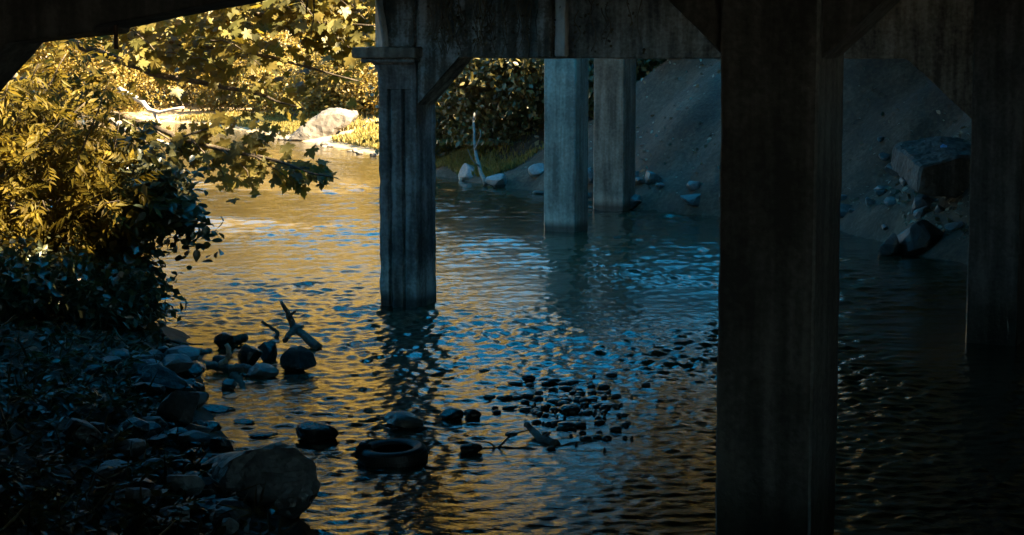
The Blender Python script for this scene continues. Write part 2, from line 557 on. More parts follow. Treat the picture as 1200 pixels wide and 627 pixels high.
def ground_z(x, y):
    x = np.asarray(x, float)
    y = np.asarray(y, float)
    xl = np.interp(y, XL[:, 0], XL[:, 1])
    xr = np.interp(y, XR[:, 0], XR[:, 1])
    sl = np.clip((np.abs(np.interp(y + 2, XL[:, 0], XL[:, 1]) - np.interp(y - 2, XL[:, 0], XL[:, 1])) / 4), 0, 12)
    sr = np.clip((np.abs(np.interp(y + 2, XR[:, 0], XR[:, 1]) - np.interp(y - 2, XR[:, 0], XR[:, 1])) / 4), 0, 12)
    dl = (xl - x) / np.sqrt(1 + sl ** 2)
    dr = (x - xr) / np.sqrt(1 + sr ** 2)
    dl = dl + 0.25 * vnoise(x, y, 1.7, 1)
    dr = dr + 0.2 * vnoise(x, y, 1.5, 2)
    zl_near = np.interp(dl, [0, 0.6, 2, 4, 8, 20, 60], [0, 0.18, 0.55, 1.15, 2.4, 3.4, 5])
    zl_cam = np.interp(dl, [0, 0.5, 3, 6, 9, 13, 60], [0, 0.3, 2.0, 2.6, 4.5, 5.55, 5.6])  # unseen bank behind the camera, raised to shut out side light
    zl_far = np.interp(dl, [0, 1, 5, 12, 40, 120, 900], [0, 0.4, 1.2, 2.2, 4, 9, 60])
    a = np.clip((y - 3) / 8, 0, 1)
    b = np.clip((y - 34) / 8, 0, 1)
    zl = (zl_cam * (1 - a) + zl_near * a) * (1 - b) + zl_far * b
    zr_near = np.interp(dr, [0, 0.5, 2, 5, 8, 30, 200, 900], [0, 0.3, 1.2, 3.6, 4.6, 5.2, 9, 50])
    zr_slope = np.interp(dr, [0, 0.25, 0.5, 1.0, 4.2, 5.5, 30, 200, 900], [0, 0.35, 0.6, 0.9, 4.1, 4.8, 5.6, 10, 50])
    zr_mid = np.interp(dr, [0, 0.3, 1.2, 3.5, 8, 16, 60, 200, 900], [0, 0.25, 0.6, 1.8, 3.6, 4.8, 8, 16, 60])
    zr_far = np.interp(dr, [0, 1, 5, 10, 20, 60, 200, 900], [0, 0.25, 0.7, 1.5, 3.2, 8, 18, 60])
    zr_sand = np.interp(dr, [0, 2, 10, 30, 80, 200, 900], [0, 0.25, 0.6, 1.4, 4, 12, 60])
    a = np.clip((y - 34) / 5, 0, 1)
    b = np.clip((y - 54) / 4, 0, 1)
    c = np.clip((y - 66) / 8, 0, 1)
    d = np.clip((y - 100) / 14, 0, 1)
    zr = zr_near * (1 - a) + zr_slope * a
    zr = zr * (1 - b) + zr_mid * b
    zr = zr * (1 - c) + zr_far * c
    zr = zr * (1 - d) + zr_sand * d
    bed = -0.5 * np.clip(np.minimum(-dl, -dr) / 1.2, 0, 1)
    bar = ((x - 0.95) / 0.75) ** 2 + ((y - 21.0) / 1.7) ** 2
    bed = bed + np.exp(-bar) * (0.50 + 0.05 * vnoise(x, y, 5.0, 6))
    z = np.where(dl > 0, zl, np.where(dr > 0, zr, bed))
    bumpy = 0.07 * vnoise(x, y, 2.2, 3) + 0.03 * vnoise(x, y, 6.0, 4)
    rough_r = (dr > 0) & (y > 30) & (y < 58)
    bumpy = bumpy + np.where(rough_r, 0.16 * vnoise(x, y, 1.1, 13) + 0.06 * np.abs(vnoise(x, y, 4.0, 14)), 0)
    z = z + np.where((dl > 0) | (dr > 0), bumpy * np.clip(np.maximum(dl, dr) / 0.8, 0, 1), 0)
    return z


def gz(x, y):
    return float(ground_z(np.array([x]), np.array([y]))[0])


def axis_steps(*segs):
    out = []
    for a, b, s in segs:
        out += list(np.arange(a, b, s))
    out.append(segs[-1][1])
    return np.array(out)


def grid_faces(nx, ny):
    i = np.arange(nx - 1)
    j = np.arange(ny - 1)
    jj, ii = np.meshgrid(j, i, indexing='ij')
    a = (jj * nx + ii).ravel()
    return np.stack([a, a + 1, a + nx + 1, a + nx], 1)


gx = axis_steps((-900, -200, 50), (-200, -60, 5), (-60, -14, 0.8), (-14, 14, 0.16), (14, 40, 0.8), (40, 200, 8), (200, 900, 50))
gy = axis_steps((-80, 6, 2.0), (6, 60, 0.18), (60, 130, 0.7), (130, 300, 6), (300, 1200, 60))
X, Y = np.meshgrid(gx, gy)
Z = ground_z(X.ravel(), Y.ravel())
ground = np_mesh('ground', np.stack([X.ravel(), Y.ravel(), Z], 1), grid_faces(len(gx), len(gy)), M['ground'], smooth=True)
ground['kind'] = 'structure'

# river: a wavy sheet
wx = axis_steps((-260, -40, 8), (-40, -12, 0.5), (-12, -6, 0.06), (-6, 4.6, 0.032), (4.6, 9.5, 0.06), (9.5, 40, 2))
wy = list(np.arange(-80, 13, 3.0))
while wy[-1] < 85:
    wy.append(max(13.0, wy[-1]) + 0.0021 * max(13.0, wy[-1]))
wy = np.array(wy + list(np.arange(86, 172, 2.0)))
X, Y = np.meshgrid(wx, wy)
x, y = X.ravel(), Y.ravel()
rs = np.random.RandomState(11)
amp_mod = np.clip(0.8 + 0.6 * vnoise(x * 1.3 + y * 0.3, y * 0.55, 0.55, 7) + 0.3 * vnoise(x, y * 0.6, 1.6, 8), 0.2, 1.3)
# lively water round the shallow bar, calmer upstream
amp_mod *= 0.8 + 0.5 * np.exp(-(((x - 1.5) / 4.0) ** 2 + ((y - 24) / 9.0) ** 2))
amp_mod *= np.interp(y, [0, 35, 55, 75, 200], [1, 1, 0.9, 0.6, 0.4])
zone = np.clip((x + 40) / 20, 0, 1) * np.clip((9.4 - x) / 1.0, 0, 1) * np.clip((y - 13) / 1.0, 0, 1) * np.clip((95 - y) / 20, 0, 1)
dxs = np.where(x < -12, 0.5, np.where((x > -6) & (x < 4.6), 0.032, 0.06))
dys = np.where(y < 85, 0.0021 * np.maximum(y, 13), 2.0)
hgt = np.zeros_like(x)
SLOPE = 0.25
NW = 170
for k in range(NW):
    lam = math.exp(rs.uniform(math.log(0.09), math.log(1.2)))
    th = R(-70) + rs.normal(0, 0.5 if lam > 0.5 else 1.0)
    kk = 2 * math.pi / lam
    a = SLOPE / kk / math.sqrt(NW / 2) * (lam / 0.4) ** -0.15
    res = np.clip((lam / np.maximum(dxs * abs(math.cos(th)) * 1.0 + dys * abs(math.sin(th)), 1e-3) - 2.2) / 1.6, 0, 1)
    ph = rs.uniform(0, 6.28)
    warp = 0.35 * np.sin(x * rs.uniform(0.5, 1.2) + y * rs.uniform(-0.6, 0.6) + ph)
    if lam > 0.42:
        res = res * np.interp(y, [14, 22, 34, 44], [0.14, 0.22, 0.7, 1.0])
    hgt += a * res * np.sin(kk * (x * math.cos(th) + y * math.sin(th)) + ph + warp * 1.5)
hgt *= amp_mod * zone
river = np_mesh('river', np.stack([x, y, hgt], 1), grid_faces(len(wx), len(wy)), M['water'], smooth=True)
river['kind'] = 'structure'

# ------------------------------------------------------------------ the concrete bridge
PSI = R(24.5)
U = Vector((math.cos(PSI), -math.sin(PSI), 0))
VV = Vector((math.sin(PSI), math.cos(PSI), 0))
A0 = Vector((-2.09, 29.475, 0))              # left front corner of the fluted pier, line A
B0 = Vector((1.563, 14.15, 0))               # left front corner of the near pier, line B


def fr(o):
    return lambda u, v, z: o + U * u + VV * v + Vector((0, 0, z))


fa, fb = fr(A0), fr(B0)
bridge = thing('concrete_bridge', 'weathered dark concrete beam bridge on square piers spanning the shaded river overhead', 'bridge', (A0.x, A0.y, 0))


def box_part(name, f, u0, u1, v0, v1, z0, z1, mat, parent, amp=0.008, bevel=0.02, cell=0.25, seed=0):
    prof = [(u0, v0), (u1, v0), (u1, v1), (u0, v1)]
    V, Fa = prism(prof, (lambda a, b: f(a, b, z0), lambda a, b: f(a, b, z1)))
    V, Fa = rough_solid(V, Fa, cell, amp, bevel, seed)
    return mesh_obj(name, V, Fa, mat, parent, loc=f((u0 + u1) / 2, (v0 + v1) / 2, z0))


# fluted pier with capital (line A)
WA = 0.663
d = 0.085
prof = [(0, 0), (0.155, 0), (0.165, d), (0.215, d), (0.225, 0), (0.405, 0), (0.415, d), (0.455, d), (0.465, 0), (WA, 0), (WA, WA), (0, WA)]
V, Fa = prism(prof, (lambda a, b: fa(a, b, -0.8), lambda a, b: fa(a, b, 3.42)))
V, Fa = rough_solid(V, Fa, 0.11, 0.016, 0.012, 2, 4.0)
pier_a = mesh_obj('pier', V, Fa, M['concrete'], bridge, loc=fa(WA / 2, WA / 2, -0.8))
pier_a['label'] = 'square pier with two vertical grooves under a projecting capital'
# plain neck and cavetto up to the capital
rings = [(3.42, 0.0), (3.62, 0.0), (3.72, 0.012), (3.79, 0.04), (3.827, 0.075)]
V, Fa = [], []
for z, e in rings:
    V += [fa(-e, -e, z), fa(WA + e * 0.3, -e, z), fa(WA + e * 0.3, WA + e, z), fa(-e, WA + e, z)]
for i in range(len(rings) - 1):
    for k in range(4):
        k2 = (k + 1) % 4
        Fa.append((i * 4 + k, i * 4 + k2, i * 4 + 4 + k2, i * 4 + 4 + k))
Fa += [(3, 2, 1, 0), tuple(len(V) - 4 + k for k in range(4))]
V, Fa = rough_solid(V, Fa, 0.16, 0.008, 0.0, 3)
mesh_obj('pier_neck', V, Fa, M['concrete'], pier_a, loc=fa(WA / 2, WA / 2, 3.42))
box_part('capital', fa, -0.36, WA + 0.10, -0.22, WA + 0.22, 3.90, 4.07, M['concrete_pale'], pier_a, 0.012, 0.02, 0.12, 4)
box_part('capital_moulding', fa, -0.24, WA + 0.06, -0.14, WA + 0.14, 3.83, 3.898, M['concrete'], pier_a, 0.010, 0.02, 0.12, 4.5)
# upper pilaster above the capital and the flared springer, its sky light put into the pale colour
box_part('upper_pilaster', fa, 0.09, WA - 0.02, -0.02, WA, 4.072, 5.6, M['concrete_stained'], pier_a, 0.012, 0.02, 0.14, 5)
sp = []
for z, u1 in ((4.075, 0.20), (4.2, 0.19), (4.4, 0.165), (4.6, 0.13), (4.8, 0.095), (5.2, 0.04), (5.6, 0.0)):
    sp.append((z, u1))
V, Fa = [], []
for z, u1 in sp:
    # front face turned to the left, towards the open river
    V += [fa(-0.10, 0.10, z), fa(u1 - 0.02, -0.19, z), fa(u1, -0.17, z), fa(u1, 0.3, z), fa(-0.10, 0.3, z)]
n5 = 5
for i in range(len(sp) - 1):
    for k in range(n5):
        k2 = (k + 1) % n5
        Fa.append((i * n5 + k, i * n5 + k2, i * n5 + n5 + k2, i * n5 + n5 + k))
Fa += [(4, 3, 2, 1, 0), tuple(len(V) - n5 + k for k in range(n5))]
V, Fa = rough_solid(V, Fa, 0.12, 0.006, 0.0, 6)
mesh_obj('springer', V, Fa, M['concrete_skytoned'], pier_a, loc=fa(0, 0, 4.1))

# far right pier of line A
LR = 9.18
WR = 0.7
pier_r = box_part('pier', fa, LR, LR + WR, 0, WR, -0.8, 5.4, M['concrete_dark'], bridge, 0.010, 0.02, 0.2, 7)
pier_r['label'] = 'dark plain pier at the right edge of the picture'

# crossbeam of line A with a haunch at each pier
zb = 3.90
prof = [(WA - 0.06, 3.10), (WA + 0.70, zb), (LR - 0.92, zb), (LR + 0.05, 3.02), (LR + 0.05, 5.42), (WA - 0.06, 5.42)]
V, Fa = prism(prof, (lambda a, b: fa(a, 0.06, b), lambda a, b: fa(a, 0.60, b)))
V, Fa = rough_solid(V, Fa, 0.18, 0.012, 0.02, 8)
beam_a = mesh_obj('crossbeam', V, Fa, M['concrete_face'], bridge, loc=fa(WA, 0.3, 3.9))
beam_a['label'] = 'stained concrete crossbeam running right from the fluted pier'
# stained left part of the face, as a thin render coat, and the pale rib
V, Fa = rough_solid(*prism([(WA + 0.02, 3.2), (WA + 0.72, zb + 0.02), (2.55, zb + 0.015), (2.60, 4.6), (2.5, 5.3), (WA + 0.02, 5.3)],
                           (lambda a, b: fa(a, 0.03, b), lambda a, b: fa(a, 0.10, b))), 0.16, 0.012, 0.0, 9)
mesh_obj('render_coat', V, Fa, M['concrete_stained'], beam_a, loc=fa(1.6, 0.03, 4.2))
box_part('rib', fa, 3.02, 3.20, -0.08, 0.10, zb + 0.03, 5.35, M['concrete_skytoned'], beam_a, 0.010, 0.02, 0.1, 10)  # brightness of the sky put into this rib's colour
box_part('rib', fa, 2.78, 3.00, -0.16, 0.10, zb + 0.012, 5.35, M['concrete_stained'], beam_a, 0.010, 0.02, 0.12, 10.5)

# near pier and haunched crossbeam of line B
WB = 0.75
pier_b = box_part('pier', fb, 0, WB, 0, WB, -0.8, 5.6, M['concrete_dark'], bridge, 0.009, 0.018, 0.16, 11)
pier_b['label'] = 'nearest large square pier, almost black in shade'
prof = [(0.04, 3.92), (-0.50, 4.42), (-0.9, 4.78), (-3.4, 4.64), (-4.395, 4.432), (-5.80, 4.218), (-5.81, 4.171), (-6.77, 4.08),
        (-7.30, 3.60), (-8.0, 2.95), (-8.0, 5.6), (0.04, 5.6)]
V, Fa = prism(prof, (lambda a, b: fb(a, 0.10, b), lambda a, b: fb(a, 0.62, b)))
V, Fa = rough_solid(V, Fa, 0.2, 0.012, 0.012, 12)
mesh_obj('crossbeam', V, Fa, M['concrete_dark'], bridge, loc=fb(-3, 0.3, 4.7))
prof = [(WB - 0.04, 3.92), (WB + 0.50, 4.42), (WB + 0.9, 4.78), (9, 4.78), (9, 5.6), (WB - 0.04, 5.6)]
V, Fa = prism(prof, (lambda a, b: fb(a, 0.10, b), lambda a, b: fb(a, 0.62, b)))
V, Fa = rough_solid(V, Fa, 0.3, 0.010, 0.012, 13)
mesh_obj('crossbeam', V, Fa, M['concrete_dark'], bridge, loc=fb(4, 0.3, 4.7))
box_part('pier', fb, -8.75, -7.99, 0, 0.75, -0.3, 5.6, M['concrete'], bridge, 0.009, 0.018, 0.3, 14)
# short drain stub under the step in the beam
V, Fa = tube([fb(-5.72, 0.3, 4.25), fb(-5.72, 0.3, 4.02)], [0.02, 0.02], 8)
mesh_obj('drain_stub', V, Fa, M['metal'], bridge, loc=fb(-5.72, 0.3, 4.25))

# deck slabs, edge girder and parapet, with slabs and stringers added for shade, all above the picture
box_part('deck', fa, -48, 34, -4.4, 0.75, 5.62, 5.95, M['concrete_board'], bridge, 0.0, 0.02, 30, 15)
box_part('deck', fb, -48, 34, -50, 5.6, 5.62, 5.95, M['concrete_board'], bridge, 0.0, 0.02, 30, 15.5)  # unseen slab, widened both ways to deepen the shade below
box_part('deck', fa, 4.0, 34, -6.80, -4.41, 5.63, 5.94, M['concrete_board'], bridge, 0.0, 0.02, 30, 15.6)  # unseen infill slab added to darken the right side
box_part('deck', fa, 3.0, 34, 0.76, 11.0, 5.63, 5.94, M['concrete_board'], bridge, 0.0, 0.02, 30, 15.7)  # unseen slab added to cut sky light over the right slope
for u_ in (3.2, 5.0, 6.8):  # hidden stringers added to block light from the left
    box_part('shade_stringer', fa, u_, u_ + 0.35, 0.66, 10.9, 4.08, 5.625, M['concrete_board'], bridge, 0.0, 0.02, 30, 15.8 + u_)
box_part('edge_girder', fa, -48, -0.02, 0.05, 0.55, 5.15, 5.615, M['concrete_board'], bridge, 0.0, 0.02, 30, 16)
box_part('parapet', fa, -48, 34, 0.45, 0.70, 5.955, 6.85, M['concrete_board'], bridge, 0.0, 0.02, 30, 17)

# dead vine strands hanging down the face of the crossbeam
rnd = random.Random(5)
parts = []
for i in range(46):
    u = rnd.uniform(0.95, 2.6) if i < 34 else rnd.uniform(2.6, 4.6)
    z1 = rnd.uniform(4.6, 5.3)
    z0 = rnd.uniform(3.86, 4.3)
    pts = [fa(u + 0.05 * math.sin(k * 1.3 + i), -0.02 - 0.03 * rnd.random(), z1 + (z0 - z1) * k / 6) for k in range(7)]
    parts.append(tube(pts, [0.012 - 0.0012 * k for k in range(7)], 4))
    for k in range(9):
        t = rnd.random()
        c = fa(u + rnd.uniform(-.06, .06), -0.03 - rnd.random() * .05, z1 + (z0 - z1) * t)
        s = rnd.uniform(0.03, 0.06)
        a = Vector((rnd.uniform(-1, 1), rnd.uniform(-.5, .5), rnd.uniform(-1, 0))).normalized() * s
        b = Vector((rnd.uniform(-1, 1), rnd.uniform(-.5, .5), rnd.uniform(-1, 1))).normalized() * s * 0.6
        parts.append(([c, c + a * .5 + b, c + a, c + a * .5 - b], [(0, 1, 2, 3)]))
V, Fa = join(*parts)
vines = mesh_obj('dead_vine', V, Fa, M['litter'], None, loc=fa(1.6, -0.03, 4.3))
tag(vines, 'dry brown vine strands hanging down the stained crossbeam face', 'vine')

# ------------------------------------------------------------------ the second, farther bridge on two plain piers
C0 = Vector((0, 0, 0))
foot = thing('concrete_bridge', 'second narrow concrete bridge behind, on two plain pale piers in the water', 'bridge', (1.3, 41.7, 0))
for (nx, ny, w, lab) in ((0.0336 * 41.6, 41.6, 0.762, 'pale grey pier, the nearer of the two'),
                         (0.0595 * 47.2, 47.2, 0.83, 'pale grey pier, the farther of the two')):
    o0 = Vector((nx, ny, 0)) - U * w
    f2 = fr(o0)
    pr = [(0.03, 0), (w - 0.03, 0), (w, 0.03), (w, w), (0, w), (0, 0.03)]
    V, Fa = prism(pr, (lambda a, b: f2(a, b, -0.8), lambda a, b: f2(a, b, 6.1)))
    V, Fa = rough_solid(V, Fa, 0.25, 0.008, 0.0, w * 20)
    p = mesh_obj('pier', V, Fa, M['concrete_pale'], foot, loc=f2(w / 2, w / 2, -0.8))
    p['label'] = lab
fc = fr(Vector((0.0336 * 41.6, 41.6, 0)) - U * 0.762)
V, Fa = prism([(-0.3, -0.6), (1.1, -0.6), (1.1, 7.2), (-0.3, 7.2)], (lambda a, b: fc(a + b * 0.06, b, 6.1), lambda a, b: fc(a + b * 0.06, b, 6.8)))
mesh_obj('cap_beam', V, Fa, M['concrete_board'], foot, loc=fc(0.4, 3, 6.1))
box_part('deck', fc, -34, 30, -0.8, 7.4, 6.805, 7.2, M['concrete_board'], foot, 0, 0.02, 30, 19)
box_part('deck', fc, 3.2, 30, 7.41, 17, 6.81, 7.19, M['concrete_board'], foot, 0, 0.02, 30, 19.5)  # unseen cover added to shade the slope behind

# ------------------------------------------------------------------ rocks
def rock_data(seed, angular=6, sub=3, rough=0.10):
    rnd = random.Random(seed)
    bm = bmesh.new()
    bmesh.ops.create_icosphere(bm, subdivisions=sub, radius=1.0)
    planes = []
    for k in range(angular * 2 if angular > 4 else angular):
        n = Vector((rnd.gauss(0, 1), rnd.gauss(0, 1), rnd.gauss(0, 1))).normalized()
        planes.append((n, rnd.uniform(0.45, 0.85)))
    off = Vector((seed * 1.37, seed * 0.71, seed * 2.13))
    for v in bm.verts:
        p = v.co.copy()
        for n, dd in planes:
            e = p.dot(n) - dd
            if e > 0:
                p -= n * e * 0.94
        p *= 1 + rough * mnoise.noise(p * 1.4 + off) + rough * 0.5 * mnoise.noise(p * 4 + off) + rough * 0.22 * mnoise.noise(p * 11 + off)
        v.co = p
    lo = Vector([min(v.co[i] for v in bm.verts) for i in range(3)])
    hi = Vector([max(v.co[i] for v in bm.verts) for i in range(3)])
    for v in bm.verts:
        for i in range(3):
            v.co[i] = (v.co[i] - (lo[i] + hi[i]) / 2) / (hi[i] - lo[i])    # unit box
    me = bpy.data.meshes.new('rock')
    bm.to_mesh(me)
    bm.free()
    me.polygons.foreach_set('use_smooth', [angular < 3] * len(me.polygons))
    return me


def put_rock(name, px, py, wpx, hpx, mat, label, cat, seed, angular=9, group=None, zbase=None, depth_ratio=0.8, yaw=0.0, tilt=0.0, sub=3,
             rough=0.10, sink=0.18, me=None):
    """px,py: pixel of the middle of the visible lower edge"""
    zb = 0.0
    p = W(px, py, 0)
    if zbase is None:
        for it in range(6):
            zz = max(0.0, gz(p.x, p.y))
            p = W(px, py, zz)
        zb = max(0.0, gz(p.x, p.y))
    else:
        zb = zbase
        p = W(px, py, zb)
    s = p.y / F
    w = wpx * s
    dep = w * depth_ratio
    h = max(0.04, hpx * s * (1 / max(0.4, CT)) - dep * 0.10)
    if me is None:
        me = rock_data(seed, angular, sub, rough)
        me.materials.append(mat)
    o = bpy.data.objects.new(name, me)
    COL.objects.link(o)
    hh = h * (1 + sink) 
    o.scale = (w, dep, hh)
    o.rotation_euler = (tilt * 0.4, tilt, yaw)
    o.location = (p.x, p.y + dep * 0.42, zb + hh * 0.5 - hh * sink)
    tag(o, label, cat, group)
    return o


BANKG = 'dark stones heaped along the left bank'
big = put_rock('boulder', 305, 617, 131, 108, M['rock'], 'largest rounded dark boulder at the waters edge in the foreground', 'boulder', 3, 5, None, 0.0, 0.85, 0.2, 0, 4, 0.2, 0.05)
rocks = [
    ('boulder', 206, 495, 54, 42, 'rock', 'angular dark boulder on the left bank above the wedge slab', 11, 7),
    ('boulder', 190, 462, 54, 40, 'rock', 'dark boulder on the left bank, highest of the waterside row', 12, 6),
    ('boulder', 88, 527, 56, 40, 'rock', 'blocky black boulder among leaf litter far left', 13, 8),
    ('rock', 228, 516, 42, 22, 'rock_pale', 'wedge shaped bluish slab below the angular boulder', 14, 8),
    ('rock', 257, 532, 34, 23, 'rock', 'dark pointed rock behind the largest boulder', 15, 7),
    ('rock', 226, 531, 34, 17, 'rock', 'low dark rock tucked under the wedge slab', 16, 7),
    ('rock', 246, 546, 22, 16, 'rock_pale', 'small bluish rock touching the largest boulders left shoulder', 17, 7),
    ('rock', 216, 582, 50, 30, 'rock_pale', 'tilted flat slab with a pale blue top left of the largest boulder', 18, 9),
    ('rock', 268, 627, 24, 22, 'rock_pale', 'small pale rock at the foot of the largest boulder', 19, 8),
    ('rock', 228, 459, 24, 13, 'rock', 'small rounded stone at the waters edge beside the angular boulder', 20, 4),
    ('rock', 217, 436, 18, 11, 'rock', 'small dark stone at the end of the stranded log', 21, 5),
    ('rock', 370, 519, 52, 26, 'rock', 'lone dark flat topped rock standing in the shallows', 22, 7),
    ('rock', 255, 483, 40, 10, 'rock', 'long flat wet stone just above the water', 23, 4),
    ('rock', 285, 497, 26, 7, 'rock', 'thin flat stone awash in the shallows', 24, 4),
    ('rock', 307, 513, 36, 8, 'rock', 'flat wet stone right behind the largest boulder', 25, 4),
    ('rock', 292, 430, 29, 29, 'rock', 'squarish dark rock in the middle of the stone cluster', 26, 8),
    ('rock', 312, 423, 24, 26, 'rock', 'upright dark rock leaning on the squarish rock', 27, 7),
    ('boulder', 348, 437, 41, 34, 'rock', 'elongated tilted boulder beneath the forked driftwood', 28, 6),
    ('rock', 307, 444, 38, 20, 'rock_pale', 'pale bluish rounded rock at the front of the stone cluster', 29, 4),
    ('rock', 261, 409, 23, 22, 'rock', 'jagged black rock at the back of the stone cluster', 30, 9),
    ('rock', 258, 427, 22, 13, 'rock_pale', 'small bluish rock behind the driftwood logs', 31, 5),
    ('rock', 267, 457, 18, 14, 'rock_pale', 'small pale stone in front of the driftwood logs', 32, 5),
    ('boulder', 472, 503, 50, 22, 'rock_pale', 'smooth slanting bluish boulder midstream behind the tyre', 33, 3),
    ('rock', 529, 493, 29, 16, 'rock', 'round dark stone midstream, left of a pair', 34, 2),
    ('rock', 554, 491, 21, 13, 'rock', 'round dark stone midstream, right of a pair', 35, 2),
    ('rock', 552, 532, 28, 14, 'rock', 'dark stone at the left end of the stranded twigs', 36, 4),
    ('boulder', 582, 221, 27, 20, 'rock_pale', 'bluish boulder at the foot of the leaning bare stem', 37, 5),
    ('boulder', 550, 212, 28, 20, 'rock_pale', 'dark bluish boulder left of the leaning bare stem', 38, 6),
    ('rock', 630, 222, 22, 18, 'rock_pale', 'grey rock at the far shore beside the pale pier', 39, 6),
    ('rock', 632, 228, 16, 6, 'concrete_pale', 'flat white stone at the waterline left of the pale pier', 40, 4),
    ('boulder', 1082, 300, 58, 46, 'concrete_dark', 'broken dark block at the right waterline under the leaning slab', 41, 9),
    ('boulder', 1045, 300, 28, 30, 'rock', 'smaller dark block left of the broken block on the right shore', 42, 9),
]
for i, (nm, px, py, w, h, mt, lab, sd, ang) in enumerate(rocks):
    tl = {'elongated tilted boulder beneath the forked driftwood': 0.35, 'smooth slanting bluish boulder midstream behind the tyre': 0.16}.get(lab, 0.0)
    tl2 = tl if tl else random.Random(sd).uniform(-0.12, 0.12)
    o = put_rock(nm, px, py, w, h, M[mt], lab, nm, sd, ang, None, None, 0.8, random.Random(sd + 99).uniform(-0.5, 0.5), 0, 3)
    o.rotation_euler = (0, tl2, random.Random(sd + 99).uniform(-0.3, 0.3))

# sunlit boulders on the far bank
out = [(336, 166), (350, 151), (377, 132), (396, 130), (415, 135), (411, 144), (393, 153), (386, 168)]
nf = [P(a_, b_, 84.5) for a_, b_ in out]
bk = [P(a_ + 6, b_ - 4, 87.0) for a_, b_ in out]
n8 = len(out)
V, Fa = rough_solid(nf + bk, [tuple(range(n8))[::-1], tuple(range(n8, 2 * n8))] + [(i, (i + 1) % n8, n8 + (i + 1) % n8, n8 + i) for i in range(n8)], 0.2, 0.10, 0.12, 51, 1.3)
big_s = mesh_obj('boulder', V, Fa, M['rock_sun'], None, loc=P(372, 160, 85.5))
tag(big_s, 'large sunlit slanting grey boulder on the grassy far bank', 'boulder')
put_rock('boulder', 302, 153, 18, 14, M['rock_sun'], 'small pale sunlit rock at the far waterline under maple leaves', 'boulder', 52, 4)
put_rock('boulder', 346, 138, 22, 14, M['rock_sun'], 'dull rock on the far bank behind the large sunlit boulder', 'boulder', 53, 5)
rnd = random.Random(77)
for i in range(16):
    px = rnd.uniform(318, 440)
    py = 163 + (px - 330) * 0.18 + rnd.uniform(-1, 2)
    put_rock('stone', px, py, rnd.uniform(5, 12), rnd.uniform(3, 6), M['rock_sun'], 'pale sunlit stone along the foot of the far grassy bank', 'stone', 60 + i, 3,
             'pale stones along the far waterline', None, 0.8, 0, 0, 2)

# heap of bank stones between the named ones
stone_meshes = []
for k in range(7):
    me = rock_data(200 + k, 8, 2, 0.14)
    me.materials.append(M['rock'] if k % 6 else M['rock_pale'])
    stone_meshes.append(me)
rnd = random.Random(8)
for i in range(115):
    t = rnd.random()
    py = 415 + 210 * t
    edge = np.interp(py, [415, 460, 500, 540, 580, 627], [200, 222, 240, 262, 262, 262])
    px = edge - abs(rnd.gauss(0, 1)) * (45 + 40 * t) + 10
    if px < 0:
        continue
    w = rnd.choice([10, 14, 18, 24, 30, 40])
    put_rock('stone', px, py, w, w * rnd.uniform(0.45, 0.75), None, 'small angular stone in the dark heap along the left bank', 'stone', i, 6,
             BANKG, None, 0.9, rnd.uniform(0, 6), 0, me=stone_meshes[i % 7])

# cobbles of the bar
cob_meshes = []
for k in range(6):
    me = rock_data(300 + k, 1 if k % 2 else 0, 2, 0.16)
    me.polygons.foreach_set('use_smooth', [True] * len(me.polygons))
    me.materials.append(M['cobble'] if k % 3 else M['rock'])
    cob_meshes.append(me)
named = [(568, 436, 13, 7), (619, 447, 13, 15), (603, 451, 16, 8), (621, 453, 9, 5), (649, 450, 14, 13), (660, 452, 12, 10), (671, 450, 13, 10),
         (663, 457, 13, 9), (640, 451, 10, 7), (648, 458, 9, 6), (574, 467, 12, 6), (588, 468, 10, 6), (596, 467, 9, 5), (606, 468, 11, 8), (618, 466, 16, 10),
         (632, 462, 8, 5), (630, 468, 10, 6), (651, 472, 17, 10), (661, 467, 9, 8), (678, 467, 8, 10), (692, 471, 13, 9), (668, 484, 24, 18), (597, 480, 14, 8),
         (614, 480, 12, 8), (582, 485, 9, 5), (664, 502, 17, 14), (680, 500, 14, 11), (703, 497, 11, 8), (722, 506, 12, 12), (702, 514, 12, 8), (672, 462, 8, 5),
         (685, 476, 9, 6), (700, 478, 10, 6), (650, 482, 9, 5), (686, 486, 10, 7), (640, 478, 9, 5), (694, 462, 9, 6), (708, 468, 8, 6), (580, 480, 6, 3)]
for i, (px, py, w, h) in enumerate(named):
    put_rock('cobble', px, py, w * 1.35, h * 0.62, None, 'rounded dark cobble on the shallow stony bar midstream', 'cobble', i, 0,
             'cobbles on the stony bar', 0.0, 0.85, (i * 37 % 60) / 20 - 1.5, 0, me=cob_meshes[i % 6], sink=0.22)
rnd = random.Random(21)
for i in range(105):
    px = rnd.gauss(674, 36)
    py = rnd.gauss(484, 19)
    if px < 590 or px > 760 or py < 440 or py > 535:
        continue
    w = 4 + 15 * rnd.random() ** 2
    put_rock('cobble', px, py, w, w * rnd.uniform(0.3, 0.5), None, 'rounded dark cobble on the shallow stony bar midstream', 'cobble', i, 0,
             'cobbles on the stony bar', 0.0, 0.85, rnd.uniform(0, 6), 0, me=cob_meshes[i % 6], sink=0.35)

